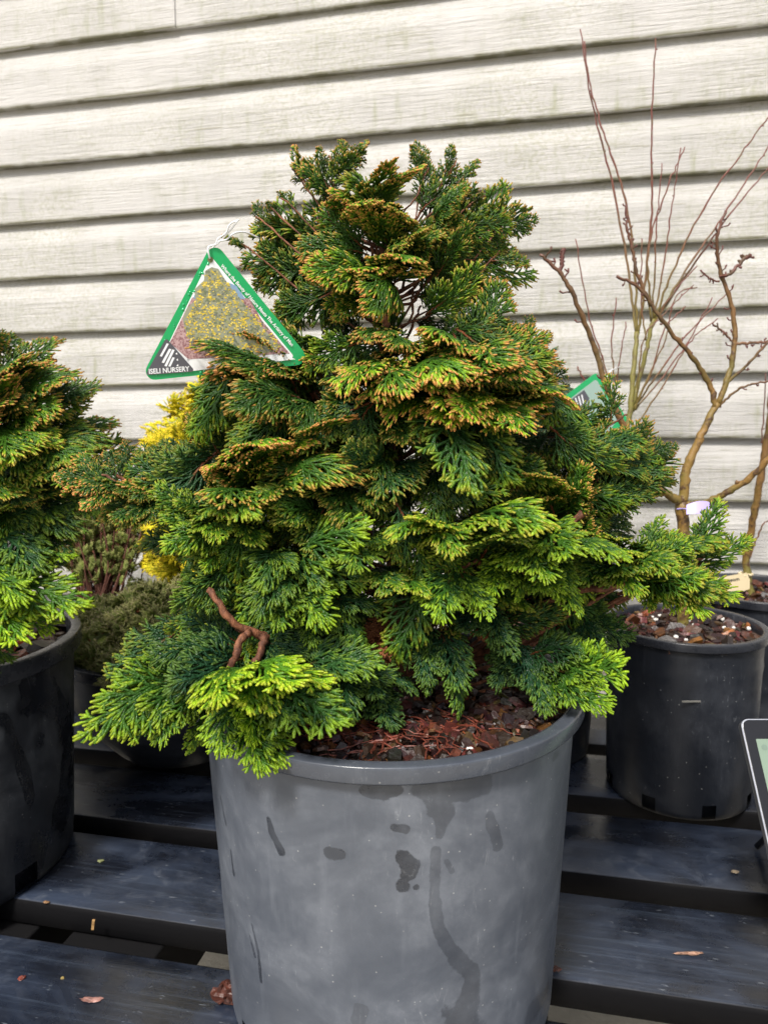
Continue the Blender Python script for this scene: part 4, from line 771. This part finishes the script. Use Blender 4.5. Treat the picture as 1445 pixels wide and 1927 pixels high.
    for i in range(60):
        t = rng.random(); x, y = (400-t*118+rng.uniform(-3, 5)-2, 478+t*226) if i % 2 else (290+t*250, 707-t*26+rng.uniform(-3, 3)); r = rng.uniform(.8, 2.6); c = pl(x, y, .0003)
        e1 = pl.n.cross(Vector((0, 0, 1))).normalized(); e2 = pl.n.cross(e1); s = r/F*.7; ring = [c+e1*s*math.cos(k*.785)+e2*s*math.sin(k*.785) for k in range(8)]; rg2 = [c+(v-c)*.6+pl.n*s*.45 for v in ring]
        mb.add(ring+rg2+[c+pl.n*s*.6], [(k, (k+1) % 8, 8+(k+1) % 8, 8+k) for k in range(8)]+[(8+k, 8+(k+1) % 8, 16) for k in range(8)])
    mb.build('water_drops', M_DROP, root)['kind'] = 'stuff'
    mb = MB(); q = lambda x, y, h: pl(x, y, h)
    mb.tube(smooth_path([q(395, 487, .0015), q(392, 478, .0035), (q(391, 468, .003)), q(396, 463, .001), q(408, 460, .002), q(420, 448, .004), q(433, 434, .008), q(443, 420, .012)], 5), .00075, 6)
    mb.tube(smooth_path([q(394, 490, -.003), q(398, 475, -.0025), q(404, 462, -.001), q(412, 455, .003), q(425, 452, .004), q(440, 440, .004), q(462, 437, .000), q(490, 445, -.008)], 5), .00075, 6)
    mb.tube(smooth_path([q(406, 462, .002), q(410, 450, .003), q(424, 440, .006), q(430, 425, .01), q(446, 418, .012)], 4), .0007, 6)
    mb.build('tie_string', M_TIE, root)
main_tag()
def second_tag():
    pl = Plane((1110, 700, 1.20), (1072, 770, 1.16), (1160, 860, 1.19)); root = empty('plant_tag', tuple(pl(1117, 722)), 'green edged plant tag half hidden behind the right shoulder of the big cypress', 'plant tag', 'tags on the plants')
    sheet(pl, round_poly([(1122, 700), (1056, 750), (1142, 838), (1180, 788)], 7), 0, 'card', M_GREEN, root, .0007)
    sheet(pl, round_poly([(1121, 713), (1070, 752), (1140, 820), (1162, 788)], 5), .0004, 'white_panel', plain('faded_panel', (.30, .42, .37), .3), root)
    sheet(pl, [(1098, 734), (1074, 752), (1092, 774), (1108, 750)], .0008, 'badge', M_BADGE, root)
    mb = MB()
    for k in range(3): x = 1080+k*6; mb.add([pl(x, 749-k*3, .001), pl(x+2.5, 749-k*3, .001), pl(x+7, 762+k, .001), pl(x+4.5, 762+k, .001)], [(0, 1, 2, 3)])
    mb.build('emblem', M_WHITE, root, False)
    mb = MB(); mb.tube([pl(1135, 720, .001), pl(1140, 700, .01), P(1165, 690, 1.25)], .0008, 5); mb.build('tie_string', M_TIE, root)
second_tag()
def purple_tag():
    pl = Plane((1293, 950, 1.050), (1330, 945, 1.050), (1332, 965, 1.040)); root = empty('purple_tag', tuple(pl(1293, 955)), 'small plain lilac tag wrapped at the fork of the bare maple', 'plant tag', 'tags on the plants')
    mb = MB(); pts = []
    for k in range(9):
        t = k/8; pts += [pl(1291+43*t, 950-5*t-2*math.sin(t*3.1), .004*math.sin(t*3.1)), pl(1291+44*t, 968+2*t, .004*math.sin(t*3.1))]
    mb.add(pts+[v-pl.n*.0006 for v in pts], [(2*k, 2*k+1, 2*k+3, 2*k+2) for k in range(8)]+[(18+2*k, 18+2*k+2, 18+2*k+3, 18+2*k+1) for k in range(8)]); mb.build('label_strip', plain('lilac_plastic', (.42, .36, .78), .4), root)
    mb = MB(); mb.tube(smooth_path([pl(1291, 958, 0), P(1283, 957, 1.059), P(1273, 958, 1.065)], 4), .0012, 5); mb.build('tie_band', plain('lilac_plastic', (.42, .36, .78), .4), root)
purple_tag()
def paper_tag():
    pl = Plane((1350, 1085, 1.235), (1405, 1080, 1.26), (1405, 1110, 1.255)); root = empty('paper_tag', tuple(pl(1400, 1090)), 'cream paper tag with black lettering looped round the sapling trunk', 'plant tag', 'tags on the plants')
    pm = plain('cream_paper', (.72, .60, .38), .7); sheet(pl, [(1345, 1088), (1385, 1081), (1404, 1078), (1410, 1090), (1410, 1108), (1400, 1112), (1375, 1113), (1345, 1110)], 0, 'paper', pm, root, .0006)
    text(pl, 'Blossom', (1356, 1097), (1390, 1092), 6.5, .0006, 'lettering', plain('ink', (.03, .03, .03), .6), root, .02)
    mb = MB(); a = [P(1383, 1072, 1.30), P(1403, 1078, 1.295)]
    c = P(1402, 1080, 1.31); mb.tube([c+Vector((.011*math.cos(k*.7), .011*math.sin(k*.7), .0)) for k in range(10)], .0028, 6); mb.tube([c+Vector((0, -.011, 0)), pl(1400, 1084, 0)], .002, 5); mb.build('loop', pm, root)
paper_tag()
# leaning tablet at the right edge
def tablet():
    TL = P(1391, 1353, .77); ex = Vector((1, -.06, 0)).normalized(); top = TL.z; run = .17; dn = Vector((-.005, -run, -top+.004)); Ld = dn.length; dn = dn/Ld; ex = (ex-dn*ex.dot(dn)).normalized(); n = ex.cross(-dn).normalized()
    if n.y > 0: n = -n
    root = empty('tablet', tuple(TL+dn*Ld), 'silver edged tablet with pale green screen leaning up at the right edge', 'tablet')
    def slab(name, x0, x1, y0, y1, h0, h1, r, mat, par=root):
        poly = round_poly([(x0, y0), (x1, y0), (x1, y1), (x0, y1)], r); mb = MB(); a = [TL+ex*x+dn*y+n*h1 for x, y in poly]; b = [TL+ex*x+dn*y+n*h0 for x, y in poly]; k = len(a)
        mb.add(a+b, [tuple(range(k)), tuple(range(k, 2*k))[::-1]]+[(i, k+i, k+(i+1) % k, (i+1) % k) for i in range(k)]); return mb.build(name, mat, par, False)
    Wd = .21; slab('frame', 0, Wd, 0, Ld, -.008, 0, .009, plain('silver_metal', (.6, .61, .64), .3, .5, .9)); slab('bezel', .0016, Wd-.0016, .0012, Ld-.0016, .0002, .0008, .008, plain('black_bezel', (.01, .01, .012), .12))
    sm = Mt('screen_glass', .08); sm.color((.20, .27, .21)); s = slab('screen', .012, Wd-.012, .022, Ld-.02, .0010, .0013, .001, sm.m)
    g = slab('screen_button', .026, .08, .057, .075, .0015, .0017, .003, plain('screen_green', (.03, .30, .13), .2)); slab('screen_button', .016, .022, .028, .034, .0015, .0017, .0028, plain('screen_grey', (.16, .22, .18), .2))
    mb = MB(); mb.tube([TL+ex*.1+dn*.05-n*.008, Vector((TL.x+.1, TL.y+.13, .004))], .004, 8); mb.build('prop_leg', plain('black_bezel', (.01, .01, .012), .3), root)
tablet()
# loose bits on the boards
def lump(name, label, px, py, Y, s, col, seed, flat=.6):
    rng = random.Random(seed); d = ray(px, py); c = CAM+d*((0-CAMZ)/d.z); mb = MB(); K, N = 10, 16; vs_ = []
    for i in range(1, K):
        for k in range(N):
            ph = math.pi*i/K; a = 2*math.pi*k/N; q = Vector((math.sin(ph)*math.cos(a)*s[0], math.sin(ph)*math.sin(a)*s[1], math.cos(ph)*s[2])); q *= 1+.12*math.sin(3*a+seed)+rng.uniform(-.3, .3); vs_.append(q)
    mz = min(v.z for v in vs_); vs_ = [c+v-Vector((0, 0, mz))+Vector((0, 0, .0004)) for v in vs_]
    mb.add(vs_, [tuple(range(N)), tuple((K-2)*N+k for k in range(N))[::-1]]+[(i*N+k, (i+1)*N+k, (i+1)*N+(k+1) % N, i*N+(k+1) % N) for i in range(K-2) for k in range(N)], 0, (*col, 1))
    tag(mb.build(name, M_CHIP, smooth=False), label, 'debris', 'scraps fallen on the boards')
lump('bark_piece', 'chunky red brown bark piece on the front board beside the big pot', 425, 1888, 0, (.0115, .009, .009), (.085, .022, .012), 3)
lump('wood_splinter', 'pale curled splinter lying on the right board', 1298, 1797, 0, (.014, .0018, .0012), (.45, .26, .18), 5)
lump('leaf_scrap', 'pinkish scrap of leaf on the bottom left board', 172, 1884, 0, (.010, .003, .0012), (.36, .18, .15), 6)
lump('leaf_scrap', 'tiny dark red scrap on the bottom left board near the edge', 42, 1843, 0, (.0035, .003, .0012), (.25, .05, .03), 7)
lump('leaf_scrap', 'small yellow fleck on the bottom left board', 118, 1843, 0, (.0018, .0016, .001), (.4, .3, .1), 8)
lump('bark_piece', 'tiny red bark crumb against the right foot of the big pot', 1046, 1828, 0, (.005, .003, .002), (.12, .035, .02), 9)
lump('leaf_scrap', 'beige scrap on the board in front of the maple pot', 1382, 1643, 0, (.005, .003, .0012), (.35, .28, .2), 10)
lump('leaf_scrap', 'pale green fleck on the board between the left pot and the big pot', 190, 1622, 0, (.004, .003, .001), (.3, .33, .15), 12)
lump('leaf_scrap', 'small tan fleck on the board beside the left pot foot', 88, 1700, 0, (.0035, .002, .001), (.4, .22, .1), 13)
mb = MB(); c = P(176, 1740, 0.765); mb.box(c, .003, .002, .012, Matrix.Rotation(.15, 3, 'Y'), 0, (.55, .33, .14, 1)); o = mb.build('wood_splinter', M_CHIP, None, False); tag(o, 'upright tan splinter stuck on the front edge of a board, left', 'debris', 'scraps fallen on the boards')
